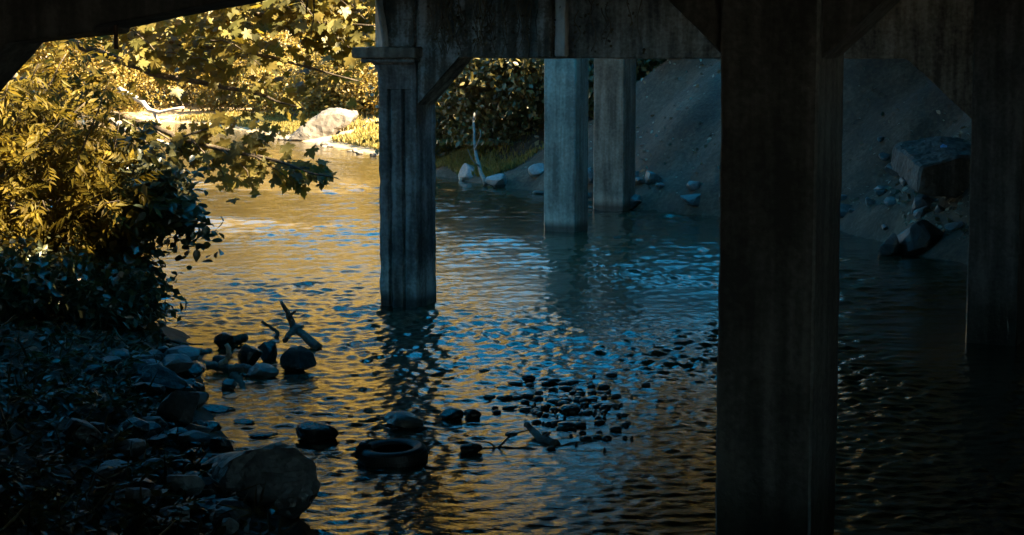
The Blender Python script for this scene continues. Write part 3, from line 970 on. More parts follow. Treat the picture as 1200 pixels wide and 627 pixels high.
# leaning concrete slab and rubble on the right shore
pc = P(1108, 205, 38.5)
V, Fa = rough_solid(*prism([(-0.72, -0.34), (0.1, -0.46), (0.8, -0.3), (0.85, 0.34), (0.2, 0.42), (-0.62, 0.22)],
                           (lambda a, b: pc + Vector((a, -0.4 + 0.2 * a, b)), lambda a, b: pc + Vector((a * 1.1, 1.9, b * 0.9 + 0.35)))), 0.14, 0.05, 0.05, 31)
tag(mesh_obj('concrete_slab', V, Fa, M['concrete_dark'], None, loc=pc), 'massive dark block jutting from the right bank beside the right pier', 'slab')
pl = P(1106, 173, 38.2)
lit = mesh_obj('litter_scrap', [pl + Vector(v) * 0.8 for v in ((-.09, 0, 0), (.08, -.02, .01), (.1, .06, .05), (0, .1, .09), (-.08, .05, .04), (0, .03, .07))],
               [(0, 1, 5), (1, 2, 5), (2, 3, 5), (3, 4, 5), (4, 0, 5)], M['blue_plastic'], None, loc=pl)
tag(lit, 'tiny blue and white scrap lying on the massive right bank block', 'litter')
rnd = random.Random(61)
rub = []
for k in range(5):
    me = rock_data(420 + k, 9, 2, 0.12)
    me.materials.append(M['rock'])
    rub.append(me)
for i in range(46):
    y_ = rnd.uniform(36, 52)
    x_ = float(np.interp(y_, XR[:, 0], XR[:, 1])) + abs(rnd.gauss(0, 1.0)) * 1.0
    w_ = rnd.choice([0.16, 0.22, 0.3, 0.42, 0.6])
    o = bpy.data.objects.new('rubble_stone', rub[i % 5])
    COL.objects.link(o)
    o.scale = (w_, w_ * 0.8, w_ * rnd.uniform(0.5, 0.8))
    o.rotation_euler = (rnd.uniform(-.3, .3), rnd.uniform(-.3, .3), rnd.uniform(0, 6))
    o.location = (x_, y_, max(0.0, gz(x_, y_)) + w_ * 0.1)
    tag(o, 'dark rubble stone along the foot of the bare right slope', 'stone', 'rubble along the right shore')

# ------------------------------------------------------------------ tyre
def lathe(profile, seg):
    V, Fa = [], []
    n = len(profile)
    for k in range(seg):
        a = 2 * math.pi * k / seg
        for r, z in profile:
            V.append(Vector((r * math.cos(a), r * math.sin(a), z)))
    for k in range(seg):
        k2 = (k + 1) % seg
        for i in range(n):
            j = (i + 1) % n
            Fa.append((k * n + i, k2 * n + i, k2 * n + j, k * n + j))
    return V, Fa


tc_ = W(459, 546)
tyre = thing('tyre', 'old black car tyre lying flat in the shallow water', 'tyre', (tc_.x, tc_.y + 0.28, -0.075))
tyre.rotation_euler = (R(3), R(-2), 0)
RO = 0.335
prof = [(0.200, 0.030), (0.215, 0.012), (0.25, 0.0), (0.29, 0.004), (0.315, 0.022), (RO, 0.05), (RO, 0.165), (0.318, 0.198), (0.295, 0.214), (0.272, 0.218),
        (0.268, 0.213), (0.25, 0.216), (0.222, 0.207), (0.205, 0.190), (0.200, 0.176), (0.212, 0.168), (0.25, 0.172), (0.30, 0.15), (0.312, 0.11), (0.30, 0.07), (0.25, 0.045)]
V, Fa = lathe(prof, 72)
tl = Vector(tyre['_w'])
cas = mesh_obj('casing', [v + tl for v in V], Fa, M['rubber'], tyre, loc=tl, smooth=True)
V, Fa = [], []
for k in range(72):
    a = 2 * math.pi * k / 72
    for (z0, z1, off) in ((0.03, 0.075, 0.0), (0.085, 0.128, 0.5), (0.138, 0.185, 0.0)):
        a0, a1 = a + off * 0.0436, a + off * 0.0436 + 0.06
        pts = []
        for r in (RO - 0.012, RO + 0.010):
            for aa, z in ((a0, z0), (a1, z0), (a1, z1), (a0, z1)):
                rr = r - (0.012 if abs(z - 0.108) > 0.07 else 0)
                pts.append(Vector((rr * math.cos(aa), rr * math.sin(aa), z)))
        b = len(V)
        V += pts
        Fa += [(b + 4, b + 5, b + 6, b + 7), (b, b + 1, b + 5, b + 4), (b + 1, b + 2, b + 6, b + 5), (b + 2, b + 3, b + 7, b + 6), (b + 3, b, b + 4, b + 7)]
mesh_obj('tread', [v + tl for v in V], Fa, M['rubber'], tyre, loc=tl)
# sodden rag caught on the tyre
rg = W(421, 528, 0.14)
me = rock_data(401, 3, 3, 0.35)
me.materials.append(M['rag'])
o = bpy.data.objects.new('rag', me)
COL.objects.link(o)
o.location = (rg.x + 0.03, rg.y + 0.15, 0.10)
o.scale = (0.17, 0.14, 0.2)
o.rotation_euler = (0.1, 0.7, 0.3)
tag(o, 'sodden black rag caught on the left rim of the tyre', 'rag')

# pale ball at the far shore
pb = W(777, 247)
V, Fa = [], []
bm = bmesh.new()
bmesh.ops.create_uvsphere(bm, u_segments=20, v_segments=12, radius=0.13)
for v in bm.verts:
    v.co += v.normal * 0.006 * mnoise.noise(v.co * 20)
    if v.co.z > 0.118:
        v.co.z += 0.008
me = bpy.data.meshes.new('ball')
bm.to_mesh(me)
bm.free()
me.polygons.foreach_set('use_smooth', [True] * len(me.polygons))
me.materials.append(M['white_plastic'])
ball = bpy.data.objects.new('ball', me)
COL.objects.link(ball)
ball.location = (pb.x, pb.y + 0.05, 0.07)
tag(ball, 'small pale round ball floating by the far dark bank', 'ball')

# ------------------------------------------------------------------ driftwood
def wood(name, strokes, label, cat, mat, seed=0, group=None, sides=9):
    """strokes: list of (list of points, r0, r1)"""
    parts = []
    for k, (pts, r0, r1) in enumerate(strokes):
        path = smooth_path(pts, 12, r0 * 0.25, seed + k)
        n = len(path)
        parts.append(tube(path, [r0 + (r1 - r0) * i / (n - 1) for i in range(n)], sides, 0.10, seed + k))
    V, Fa = join(*parts)
    o = mesh_obj(name, V, Fa, mat, None, loc=strokes[0][0][0], smooth=True)
    return tag(o, label, cat, group)


D1 = 25.2
wood('driftwood', [([P(374, 409, D1 - .1), P(353, 389, D1 + .05), P(344, 384, D1 + .1), P(339, 371, D1 + .1), P(335, 362, D1), P(329, 353, D1 - .05)], 0.065, 0.02),
                   ([P(339, 370, D1 + .08), P(343, 367, D1), P(347, 364, D1 - .05)], 0.028, 0.012),
                   ([P(347, 385, D1 + .1), P(340, 391, D1 - .05), P(332, 400, D1 - .1)], 0.055, 0.03),
                   ([P(347, 385, D1 + .1), P(355, 383, D1 + .2)], 0.05, 0.02)],
     'forked weathered driftwood branch standing up from the stone cluster', 'driftwood', M['driftwood'], 3)
D2 = 25.8
wood('twig', [([P(307, 377, 26.4), P(318, 384, 26.3), P(325, 390, 26.2), P(323, 397, 26.1)], 0.02, 0.03)], 'bent dark twig poking out of the golden water', 'twig', M['bark'], 4)
D3 = 23.3
wood('log', [([P(241, 429, D3), P(262, 430, D3), P(279, 433, D3 - .1)], 0.06, 0.045)], 'short weathered log lying left in the stone cluster', 'log', M['driftwood'], 5)
wood('log', [([P(268, 434, D3 - .3), P(282, 431, D3 - .3), P(293, 433, D3 - .3)], 0.06, 0.05)], 'short weathered log lying right against the pale rounded rock', 'log', M['driftwood'], 6)
wood('driftwood', [([P(258, 428, D3), P(266, 421, D3), P(269, 413, D3), P(265, 403, D3)], 0.045, 0.03)], 'pale curved stump of wood rising behind the logs', 'driftwood', M['deadwood'], 7)
wood('driftwood', [([P(274, 440, 22.9), P(283, 449, 22.5), P(287, 460, 22.0)], 0.06, 0.03), ([P(283, 449, 22.5), P(279, 457, 22.2)], 0.03, 0.02)],
     'dark root end dipping into the water before the logs', 'driftwood', M['bark'], 8)
wood('log', [([P(205, 418, 24.0), P(225, 414, 24.5), P(246, 411, 25.0)], 0.07, 0.04)], 'stranded dark log pointing out from the left bank', 'log', M['driftwood'], 9)
wood('log', [([P(270, 401, 25.4), P(286, 396, 25.6)], 0.07, 0.06)], 'stubby dark log beside the jagged black rock', 'log', M['bark'], 10)
wood('driftwood', [([P(616, 497, 19.4), P(626, 506, 19.3), P(634, 514, 19.1), P(652, 521, 18.9)], 0.03, 0.05), ([P(636, 514, 19.1), P(645, 507, 19.0)], 0.025, 0.01)],
     'crooked driftwood stub slanting down onto the stony bar', 'driftwood', M['driftwood'], 11)
wood('branch', [([P(560, 529, 18.7), P(585, 527, 18.75), P(615, 527, 18.72), P(660, 530, 18.65), P(700, 529, 18.75)], 0.035, 0.02),
                ([P(583, 526, 18.75), P(597, 512, 18.7), P(612, 506, 18.8), P(622, 504, 18.9)], 0.012, 0.005),
                ([P(582, 527, 18.75), P(573, 519, 18.7), P(556, 517, 18.8)], 0.012, 0.005),
                ([P(640, 529, 18.7), P(668, 520, 18.9), P(700, 516, 19.1)], 0.014, 0.006)],
     'sunken dark branch with thin curving twigs below the bar', 'branch', M['bark'], 12)
wood('branch', [([P(362, 531, 18.6), P(380, 535, 18.4), P(405, 541, 18.25)], 0.02, 0.03), ([P(372, 533, 18.5), P(392, 528, 18.6)], 0.015, 0.01),
                ([P(378, 536, 18.4), P(398, 548, 18.0), P(404, 553, 17.8)], 0.025, 0.03), ([P(392, 541, 18.25), P(418, 535, 18.4)], 0.02, 0.02)],
     'dark sodden branches washed up against the left of the tyre', 'branch', M['bark'], 13)
wood('twig', [([P(495, 446, 22.75), P(508, 440, 23.1), P(521, 436, 23.35)], 0.02, 0.02)], 'thin dark twig drifting right of the fluted pier reflection', 'twig', M['bark'], 14)
wood('driftwood', [([P(569, 217, 56), P(564, 202, 56.3), P(558, 185, 56.6), P(556, 165, 56.9), P(555, 145, 57.2), P(556, 132, 57.3)], 0.07, 0.025),
                   ([P(556, 140, 57.2), P(559, 130, 57)], 0.03, 0.015), ([P(557, 175, 56.7), P(563, 160, 56.5), P(562, 150, 56.5)], 0.03, 0.01),
                   ([P(562, 195, 56.4), P(554, 188, 56.2), P(548, 175, 56.2)], 0.03, 0.01)],
     'leaning bare stem rising from the far shoreline boulders', 'driftwood', M['driftwood'], 15)
wood('log', [([P(590, 209, 57), P(610, 207, 57), P(640, 206, 56)], 0.08, 0.05)], 'fallen pole lying along the far shore behind the boulders', 'log', M['driftwood'], 16)
# sunlit dead branch behind the maple
wood('dead_branch', [([P(128, 140, 46), P(150, 152, 45.5), P(168, 160, 45), P(192, 168, 44.5), P(205, 172, 44)], 0.09, 0.04),
                     ([P(140, 105, 46), P(163, 117, 45), P(180, 131, 44.5), P(215, 126, 44)], 0.08, 0.03), ([P(180, 131, 44.5), P(188, 146, 44.5)], 0.05, 0.025)],
     'bleached dead branch in sunlight behind the maple leaves', 'branch', M['deadwood'], 17)
# brushwood sticking out at the left waterline
wood('twig', [([P(196, 398, 24.6), P(212, 402, 24.8), P(222, 403, 24.9), P(238, 404, 25)], 0.02, 0.012), ([P(212, 402, 24.8), P(211, 412, 24.6), P(212, 420, 24.4)], 0.018, 0.018)],
     'dark bracket shaped twig overhanging the left waterline', 'twig', M['bark'], 18)
wood('twig', [([P(366, -30, 30), P(368, 10, 30), P(363, 48, 30)], 0.02, 0.006)], 'thin long twig hanging down at the top right of the maple', 'twig', M['bark'], 19)
wood('twig', [([P(361, -30, 30.2), P(360, 0, 30.2), P(359, 16, 30.2)], 0.022, 0.012)], 'short thick twig hanging down beside the thin long one', 'twig', M['bark'], 20)

# ------------------------------------------------------------------ foliage
def basis(n, rnd_up):
    """(m,3) unit normals and a random in-plane direction -> (x axis, y axis)"""
    a = np.cross(n, rnd_up)
    a /= np.maximum(np.linalg.norm(a, axis=1, keepdims=True), 1e-6)
    b = np.cross(n, a)
    return a, b


def leaves_np(C, n, size, template, tfaces, rs, droop=0.0):
    """place a flat/folded template (k,3) at centres C with normals n"""
    m = len(C)
    up = rs.normal(size=(m, 3))
    up[:, 2] -= droop
    a, b = basis(n, up)
    # b points opposite to 'up' projected; make the leaf's tip (+y) follow 'up'
    tip = -b if droop == 0 else np.where((np.sum(b * up, 1) > 0)[:, None], b, -b)
    side = np.cross(tip, n)
    T = template[None, :, :] * size[:, None, None]
    V = C[:, None, :] + T[..., 0:1] * side[:, None, :] + T[..., 1:2] * tip[:, None, :] + T[..., 2:3] * n[:, None, :]
    k = len(template)
    Fq = tfaces[None] + (np.arange(m) * k)[:, None, None]
    return V.reshape(-1, 3), Fq.reshape(-1, tfaces.shape[1])


# folded rhombus: 2 triangles-pairs
T_SIMPLE = np.array([(0, -0.5, 0), (0.30, 0.0, 0.10), (0, 0.5, 0), (-0.30, 0.0, 0.10)])
F_SIMPLE = np.array([(0, 1, 2), (0, 2, 3)])
# ovate leaf, 6 triangles, folded along the rib
T_OVATE = np.array([(0, -0.5, 0), (0.24, -0.28, 0.06), (0.30, 0.02, 0.07), (0.16, 0.32, 0.02), (0, 0.55, -0.06), (-0.16, 0.32, 0.02), (-0.30, 0.02, 0.07), (-0.24, -0.28, 0.06), (0, 0.02, 0)])
F_OVATE = np.array([(8, 0, 1), (8, 1, 2), (8, 2, 3), (8, 3, 4), (8, 4, 5), (8, 5, 6), (8, 6, 7), (8, 7, 0)])
# five lobed maple leaf
_m = [(0.0, -0.26), (0.14, -0.36), (0.36, -0.42), (0.40, -0.26), (0.30, -0.15), (0.54, -0.10), (0.68, 0.14), (0.48, 0.14), (0.46, 0.28), (0.24, 0.15), (0.26, 0.38), (0.16, 0.42), (0.0, 0.70)]
_out = _m + [(-x_, y_) for x_, y_ in _m[-2:0:-1]]
T_MAPLE = np.array([(x_, y_, -0.22 * (x_ * x_ + y_ * y_) + 0.10 * abs(x_)) for x_, y_ in _out] + [(0, -0.12, -0.02)])
nm = len(_out)
F_MAPLE = np.array([(nm, i, (i + 1) % nm) for i in range(nm)])
# pinnate leaf: rachis along +y with leaflets in pairs, arching downwards
def pinnate(seed):
    rn = random.Random(seed)
    t, f = [], []
    pairs = rn.choice([4, 5, 5, 6])
    curl = rn.uniform(0.12, 0.4)
    for i in range(pairs):
        yb0 = 0.2 + 0.75 * i / pairs
        for sgn in (-1, 1):
            yb = yb0 + rn.uniform(-0.03, 0.03)
            zb_ = -curl * yb ** 2
            ln = 0.36 * math.sin(math.pi * (0.32 + 0.5 * i / pairs)) * rn.uniform(0.75, 1.15)
            an = rn.uniform(0.35, 0.95)
            dx, dy = sgn * math.cos(an), math.sin(an)
            wd = ln * rn.uniform(0.13, 0.2)
            tz = zb_ - ln * rn.uniform(0.1, 0.75)
            b0 = len(t)
            t += [(0, yb, zb_), (dx * ln * 0.45 - dy * sgn * wd, yb + dy * ln * 0.45 + abs(dx) * wd, zb_ * 0.6 + tz * 0.4 + 0.03), (dx * ln, yb + dy * ln, tz),
                  (dx * ln * 0.45 + dy * sgn * wd, yb + dy * ln * 0.45 - abs(dx) * wd, zb_ * 0.6 + tz * 0.4)]
            f += [(b0, b0 + 1, b0 + 2), (b0, b0 + 2, b0 + 3)]
    b0 = len(t)
    t += [(0, 0.92, -curl * 0.85), (0.06, 1.05, -curl), (0, 1.24, -curl * 1.4), (-0.06, 1.05, -curl)]
    f += [(b0, b0 + 1, b0 + 2), (b0, b0 + 2, b0 + 3)]
    b0 = len(t)
    t += [(-0.008, 0, 0), (0.008, 0, 0), (0.006, 0.95, -curl * 0.9), (-0.006, 0.95, -curl * 0.9)]
    f += [(b0, b0 + 1, b0 + 2), (b0, b0 + 2, b0 + 3)]
    return np.array(t), np.array(f)


PINS = [pinnate(k) for k in range(5)]


def template_mesh(name, T, Ft, mat):
    me = bpy.data.meshes.new(name)
    me.from_pydata([tuple(v) for v in T], [], [tuple(int(i) for i in f) for f in Ft])
    me.update()
    me.materials.append(mat)
    return me


def leaf_objects(me, C, n, tipdir, size, parent, name='leaf'):
    """one object per leaf, tip along tipdir (projected), normal n"""
    pw = Vector(parent['_w'])
    for c, nn, td, s in zip(C, n, tipdir, size):
        nn = Vector(nn).normalized()
        td = Vector(td)
        td = td - nn * td.dot(nn)
        if td.length < 1e-4:
            td = nn.orthogonal()
        td.normalize()
        sd = td.cross(nn)
        mat = Matrix((sd, td, nn)).transposed().to_4x4()
        o = bpy.data.objects.new(name, me[int(abs(c[0]) * 1000) % len(me)] if isinstance(me, list) else me)
        COL.objects.link(o)
        o.parent = parent
        o.matrix_local = Matrix.Translation(Vector(c) - pw) @ mat @ Matrix.Scale(s, 4)


def leaves_dir(C, n, tip, size, T, Ft):
    n = n / np.maximum(np.linalg.norm(n, axis=1, keepdims=True), 1e-6)
    tip = tip - n * np.sum(tip * n, 1, keepdims=True)
    tip = tip / np.maximum(np.linalg.norm(tip, axis=1, keepdims=True), 1e-6)
    side = np.cross(tip, n)
    TT = T[None] * size[:, None, None]
    V = C[:, None, :] + TT[..., 0:1] * side[:, None, :] + TT[..., 1:2] * tip[:, None, :] + TT[..., 2:3] * n[:, None, :]
    Fq = Ft[None] + (np.arange(len(C)) * len(T))[:, None, None]
    return V.reshape(-1, 3), Fq.reshape(-1, 3)


def make_tree(name, label, base, height, rad, mat, leaf=0.25, n_leaves=9000, seed=0, group=None, crown_lo=0.25, trunk_r=0.14, cat='tree', clumps=46,
              spread=0.16, lean=(0, 0)):
    rs = np.random.RandomState(seed)
    base = Vector(base)
    t = thing(name, label, cat, base, group)
    top = base + Vector((lean[0], lean[1], height))
    # crown clumps
    cz = base.z + height * (crown_lo + (1 - crown_lo) * 0.5)
    hz = height * (1 - crown_lo) * 0.5
    cc = []
    while len(cc) < clumps:
        p = rs.uniform(-1, 1, 3)
        q = np.linalg.norm(p)
        if q > 1 or q < 0.35:
            continue
        f = (p[2] + 1) / 2
        w = 0.75 + 0.35 * math.sin(math.pi * (0.15 + 0.75 * f))
        cc.append((base.x + lean[0] * f + p[0] * rad * w * rs.uniform(0.8, 1.15), base.y + lean[1] * f + p[1] * rad * w * rs.uniform(0.8, 1.15),
                   cz + p[2] * hz * rs.uniform(0.85, 1.08)))
    cc = np.array(cc)
    # trunk and limbs
    parts = []
    path = smooth_path([base + Vector((0, 0, -0.3)), base.lerp(top, 0.35) + Vector((rs.uniform(-.3, .3), rs.uniform(-.3, .3), 0)), base.lerp(top, 0.9)], 8, 0.05, seed)
    parts.append(tube(path, [trunk_r * (1 - 0.85 * i / (len(path) - 1)) for i in range(len(path))], 7, 0.08, seed))
    for k in range(0, clumps, 3):
        tgt = Vector(cc[k])
        s = path[min(len(path) - 2, 1 + int(rs.uniform(0.15, 0.8) * (len(path) - 2)))]
        mid = s.lerp(tgt, 0.5) + Vector((0, 0, 0.1 * height * rs.uniform(-0.2, 0.8)))
        q = smooth_path([s, mid, tgt], 6, 0.03, k)
        parts.append(tube(q, [trunk_r * 0.38 * (1 - 0.85 * i / (len(q) - 1)) for i in range(len(q))], 5, 0.05, k))
    V, Fa = join(*parts)
    mesh_obj('trunk', V, Fa, M['bark'], t, loc=base, smooth=True)
    # leaves
    ci = rs.randint(0, clumps, n_leaves)
    cs = rs.uniform(0.6, 1.4, clumps) * spread * (rad + hz)
    C = cc[ci] + rs.normal(size=(n_leaves, 3)) * cs[ci][:, None] * np.array([1, 1, 0.62])
    C[:, 2] = np.maximum(C[:, 2], base.z + 0.15)
    n = rs.normal(size=(n_leaves, 3)) * 0.8
    n[:, 2] += 0.55
    n += (C - np.array([base.x, base.y, cz])) / (rad + hz) * 0.6
    n /= np.linalg.norm(n, axis=1, keepdims=True)
    size = leaf * rs.uniform(0.6, 1.35, n_leaves)
    V, Fq = leaves_np(C, n, size, T_SIMPLE, F_SIMPLE, rs, 0.5)
    cr = np_mesh('crown', V, Fq, mat, t, loc=tuple(base))
    cr['kind'] = 'stuff'
    return t


def at_ground(x_, y_):
    return (x_, y_, gz(x_, y_))


# trees on the far banks
TG = 'golden trees along the far banks'
far = [
    # x, y, height, radius, leaf, n, label
    (-2, 138, 24, 8, 0.8, 10000, 'golden tree rising above the large sunlit boulder'),
    (13, 132, 24, 8, 0.8, 10000, 'golden tree partly behind the fluted pier'),
    (-13.5, 124, 24, 8, 0.8, 10000, 'golden tree on the far bank left of the sunlit boulder'),
    (-24, 136, 28, 9, 0.9, 12000, 'tall golden tree at the far river bend, middle'),
    (-38, 142, 30, 9, 0.9, 12000, 'tall golden tree at the far river bend, left'),
    (-54, 150, 30, 10, 0.9, 11000, 'tall golden tree at the far river bend, leftmost'),
    (-8, 150, 32, 10, 0.95, 11000, 'tall golden tree high behind the sunlit bank'),
    (-16.5, 44, 9, 3.4, 0.26, 9000, 'golden left bank tree at the waterside close behind the maple'),
    (-30, 120, 20, 6, 0.7, 10000, 'golden tree on the sandy flat at the far bend'),
    (-19, 52, 11, 4.5, 0.30, 11000, 'golden left bank tree nearest behind the maple'),
    (-25, 64, 18, 5.5, 0.45, 10000, 'golden left bank tree, second behind the maple'),
    (-35, 82, 22, 7, 0.55, 10000, 'golden left bank tree, third behind the maple'),
    (-52, 100, 26, 8, 0.75, 10000, 'golden left bank tree, farthest behind the maple'),
]
for i, (x_, y_, h, r_, lf, n_, lab) in enumerate(far):
    make_tree('tree', lab, at_ground(x_, y_), h, r_, M['leaf_far'], lf, n_, 500 + i, TG, 0.08, 0.2, 'tree', 60, 0.15)
# bushes low on the sunlit bank and the hillside above it
bushes = [(446, 94, 1.8, 3.0, 'yellow bush right beside the fluted pier on the far bank'), (392, 97, 2.0, 3.0, 'yellow bush behind the large sunlit boulder'),
          (336, 100, 1.8, 2.8, 'yellow bush left of the large sunlit boulder'), (288, 113, 2.4, 3.6, 'yellow bush farthest left on the far bank'),
          (438, 96, 2.6, 4.2, 'hillside bush in the second row, beside the pier'), (400, 106, 2.8, 4.6, 'hillside bush in the second row above the boulder'),
          (352, 110, 2.8, 4.6, 'hillside bush in the second row, left'), (315, 120, 3.0, 5.0, 'hillside bush in the second row, farthest left'),
          (450, 108, 3.0, 5.5, 'hillside bush in the third row, behind the pier'), (420, 118, 3.4, 6.5, 'hillside bush in the third row, right'),
          (375, 122, 3.4, 6.5, 'hillside bush in the third row, middle'), (335, 130, 3.6, 7.0, 'hillside bush in the third row, left'),
          (215, 128, 3.6, 6.0, 'golden bush at the far bend behind the dead branch, right'), (170, 122, 3.6, 6.0, 'golden bush at the far bend behind the dead branch, middle'),
          (125, 116, 3.6, 6.5, 'golden bush at the far bend behind the dead branch, left'), (250, 138, 4.0, 7.0, 'golden bush at the far bend above the sandy flat'),
          (470, 95, 2.6, 4.5, 'hillside bush hidden mostly by the fluted pier')]
for i, (px, dpt, w, h, lab) in enumerate(bushes):
    q = P(px, 140, dpt)
    make_tree('bush', lab, at_ground(q.x, dpt), h, w, M['leaf_hill'], 0.2, 11000, 540 + i, 'yellow bushes on the far bank', 0.0, 0.06, 'bush', 34, 0.17)

# bramble thicket on the shaded right bank
BR = [(-2.6, 64.5, 4.2, 2.0, 'bramble thicket right next to the fluted pier'), (-0.4, 61, 4.6, 2.3, 'bramble thicket behind the leaning bare stem'),
      (2.2, 59.5, 4.6, 2.4, 'bramble thicket left of the nearer pale pier'), (4.6, 59, 4.2, 2.2, 'bramble thicket between the pale piers'),
      (7.0, 59, 4.0, 2.4, 'bramble thicket right of the farther pale pier'), (9.6, 60.5, 4.0, 2.6, 'bramble thicket at the top of the bare slope'),
      (4.6, 54.6, 2.6, 1.3, 'low bramble thicket at the left end of the bare slope'), (6.4, 54.8, 2.6, 1.4, 'low bramble thicket along the crest of the bare slope'),
      (1.0, 66, 3.6, 3.0, 'bramble thicket in the second row behind the stem'), (5.5, 65, 3.6, 3.0, 'bramble thicket in the second row behind the piers')]
for i, (x_, y_, h, r_, lab) in enumerate(BR):
    make_tree('bramble_thicket', lab, at_ground(x_, y_), h, r_, M['leaf_bramble'], 0.21, 12000, 560 + i, 'bramble thickets on the right bank', 0.0, 0.05, 'bush', 50, 0.15)
# taller trees on top of the right bank, their tops in the sun
for i, (x_, y_, h, r_, lab) in enumerate([(20, 150, 30, 9, 'tree on the right bank behind the thickets, left'), (36, 135, 28, 9, 'tree on the right bank behind the thickets, middle'),
                                          (16, 66, 10, 4.2, 'tree on the right bank behind the thickets, right')]):
    make_tree('tree', lab, at_ground(x_, y_), h, r_, M['leaf_far'], 0.8, 9000, 580 + i, 'trees on the right bank', 0.1, 0.18, 'tree', 50, 0.15)

# unseen trees added beside the bridge on the right bank to keep the sun off the water
for i, (x_, y_, h, r_, lab) in enumerate([(14.5, 19, 16.3, 4.8, 'unseen shade tree added beside the right bridge end, nearest'), (15.5, 27, 16.3, 4.8, 'unseen shade tree added beside the right bridge end, second'),
                                          (16.5, 35, 12, 4.8, 'unseen shade tree added beside the right bridge end, third'), (18, 44, 13, 5, 'unseen shade tree added beside the right bridge end, fourth'),
                                          (20, 53, 14, 5, 'unseen shade tree added beside the right bridge end, farthest'), (15, 11, 16.3, 4.8, 'unseen shade tree added on the right bank below the bridge'), (12.4, 36.5, 8, 4.0, 'unseen spreading shade tree added on the right bank between the bridges'),
                                          (13.5, 43.5, 8, 4.0, 'unseen spreading shade tree added on the right bank beside the second bridge')]):
    make_tree('tree', lab, at_ground(x_, y_), h, r_, M['leaf_far'], 0.55, 14000, 590 + i, 'unseen shade trees added at the right bridge end', 0.12, 0.25, 'tree', 64, 0.15)

# grass of the sunlit bank (nobody could count it)
rs = np.random.RandomState(9)
n_ = 26000
yy = rs.uniform(70, 108, n_)
xr_ = np.interp(yy, XR[:, 0], XR[:, 1])
dd = np.abs(rs.normal(0, 1.8, n_)) + 0.5
xx = xr_ + dd
ok = (vnoise(xx, yy, 0.9, 15) + rs.normal(0, 0.5, n_) > -0.35) & ~((np.abs(xx - big_s.location.x) < 1.9) & (yy > big_s.location.y - 3.5) & (yy < big_s.location.y + 1.5))
xx, yy = xx[ok], yy[ok]
n_ = len(xx)
zz = ground_z(xx, yy)
V, Fq = leaves_dir(np.stack([xx, yy, zz + 0.12], 1), rs.normal(size=(n_, 3)) * np.array([1, 1, 0.2]), np.stack([rs.normal(0, .35, n_), rs.normal(0, .35, n_), np.ones(n_)], 1),
                   rs.uniform(0.14, 0.42, n_), T_SIMPLE * np.array([0.35, 1, 1]), F_SIMPLE)
gr = np_mesh('grass', V, Fq, M['grass'])
tag(gr, 'bright yellow grass along the sunlit far bank', 'grass', kind='stuff')
# grass tongue in front of the brambles
n_ = 5000
yy = rs.uniform(57, 66, n_)
xx = np.interp(yy, XR[:, 0], XR[:, 1]) + np.abs(rs.normal(0, 0.8, n_)) + 0.15
zz = ground_z(xx, yy)
V, Fq = leaves_dir(np.stack([xx, yy, zz + 0.12], 1), rs.normal(size=(n_, 3)) * np.array([1, 1, 0.2]), np.stack([rs.normal(0, .4, n_), rs.normal(0, .4, n_), np.ones(n_)], 1),
                   rs.uniform(0.12, 0.3, n_), T_SIMPLE * np.array([0.35, 1, 1]), F_SIMPLE)
g2 = np_mesh('grass', V, Fq, M['grass'])
tag(g2, 'mossy yellow grass at the water below the bramble thickets', 'grass', kind='stuff')


def scatter(name, label, mat, xs, ys, size, lift, seed, flat=0.6):
    rs = np.random.RandomState(seed)
    m = len(xs)
    zs = ground_z(xs, ys) + lift * rs.uniform(0, 1, m)
    n = rs.normal(size=(m, 3)) * flat
    n[:, 2] += 1
    n /= np.linalg.norm(n, axis=1, keepdims=True)
    V, Fq = leaves_np(np.stack([xs, ys, zs], 1), n, size * rs.uniform(0.5, 1.4, m), T_OVATE, F_OVATE, rs, 0)
    o = np_mesh(name, V, Fq, mat)
    return tag(o, label, 'leaves', kind='stuff')


rs = np.random.RandomState(19)
n_ = 9000
ys = rs.uniform(9.5, 27, n_)
xs = np.interp(ys, XL[:, 0], XL[:, 1]) - 0.35 - rs.uniform(0, 1, n_) ** 1.2 * 5.5
scatter('leaf_litter', 'fallen brown leaves carpeting the dark left bank', M['litter'], xs, ys, 0.10, 0.05, 1)
n_ = 2200
ys = rs.uniform(9.5, 27, n_)
xs = np.interp(ys, XL[:, 0], XL[:, 1]) - 0.5 - rs.uniform(0, 1, n_) * 5.0
scatter('ground_cover', 'low dark glossy leaves creeping over the left bank stones', M['leaf_dark'], xs, ys, 0.085, 0.12, 2, 0.7)
n_ = 7000
ys = rs.uniform(36, 57, n_)
xs = np.interp(ys, XR[:, 0], XR[:, 1]) + 0.4 + rs.uniform(0, 1, n_) * 6
keep = (vnoise(xs, ys, 0.8, 12) + rs.normal(0, 0.4, n_)) > 0.4
scatter('leaf_litter', 'pale fallen leaves scattered over the bare right slope', M['litter_pale'], xs[keep], ys[keep], 0.13, 0.04, 3)

# long grass blades and dead stalks on the left bank
n_ = 900
ys = rs.uniform(10, 26, n_)
xs = np.interp(ys, XL[:, 0], XL[:, 1]) - 0.5 - rs.uniform(0, 1, n_) * 5
V, Fq = leaves_dir(np.stack([xs, ys, ground_z(xs, ys) + 0.14], 1), rs.normal(size=(n_, 3)) * np.array([1, 1, 0.3]),
                   np.stack([rs.normal(0.5, .8, n_), rs.normal(0, .8, n_), rs.uniform(0.2, 0.9, n_)], 1), rs.uniform(0.2, 0.4, n_), T_SIMPLE * np.array([0.10, 1, 0.6]), F_SIMPLE)
g3 = np_mesh('grass', V, Fq, M['litter'])
tag(g3, 'bent dead grass stalks between the left bank stones', 'grass', kind='stuff')

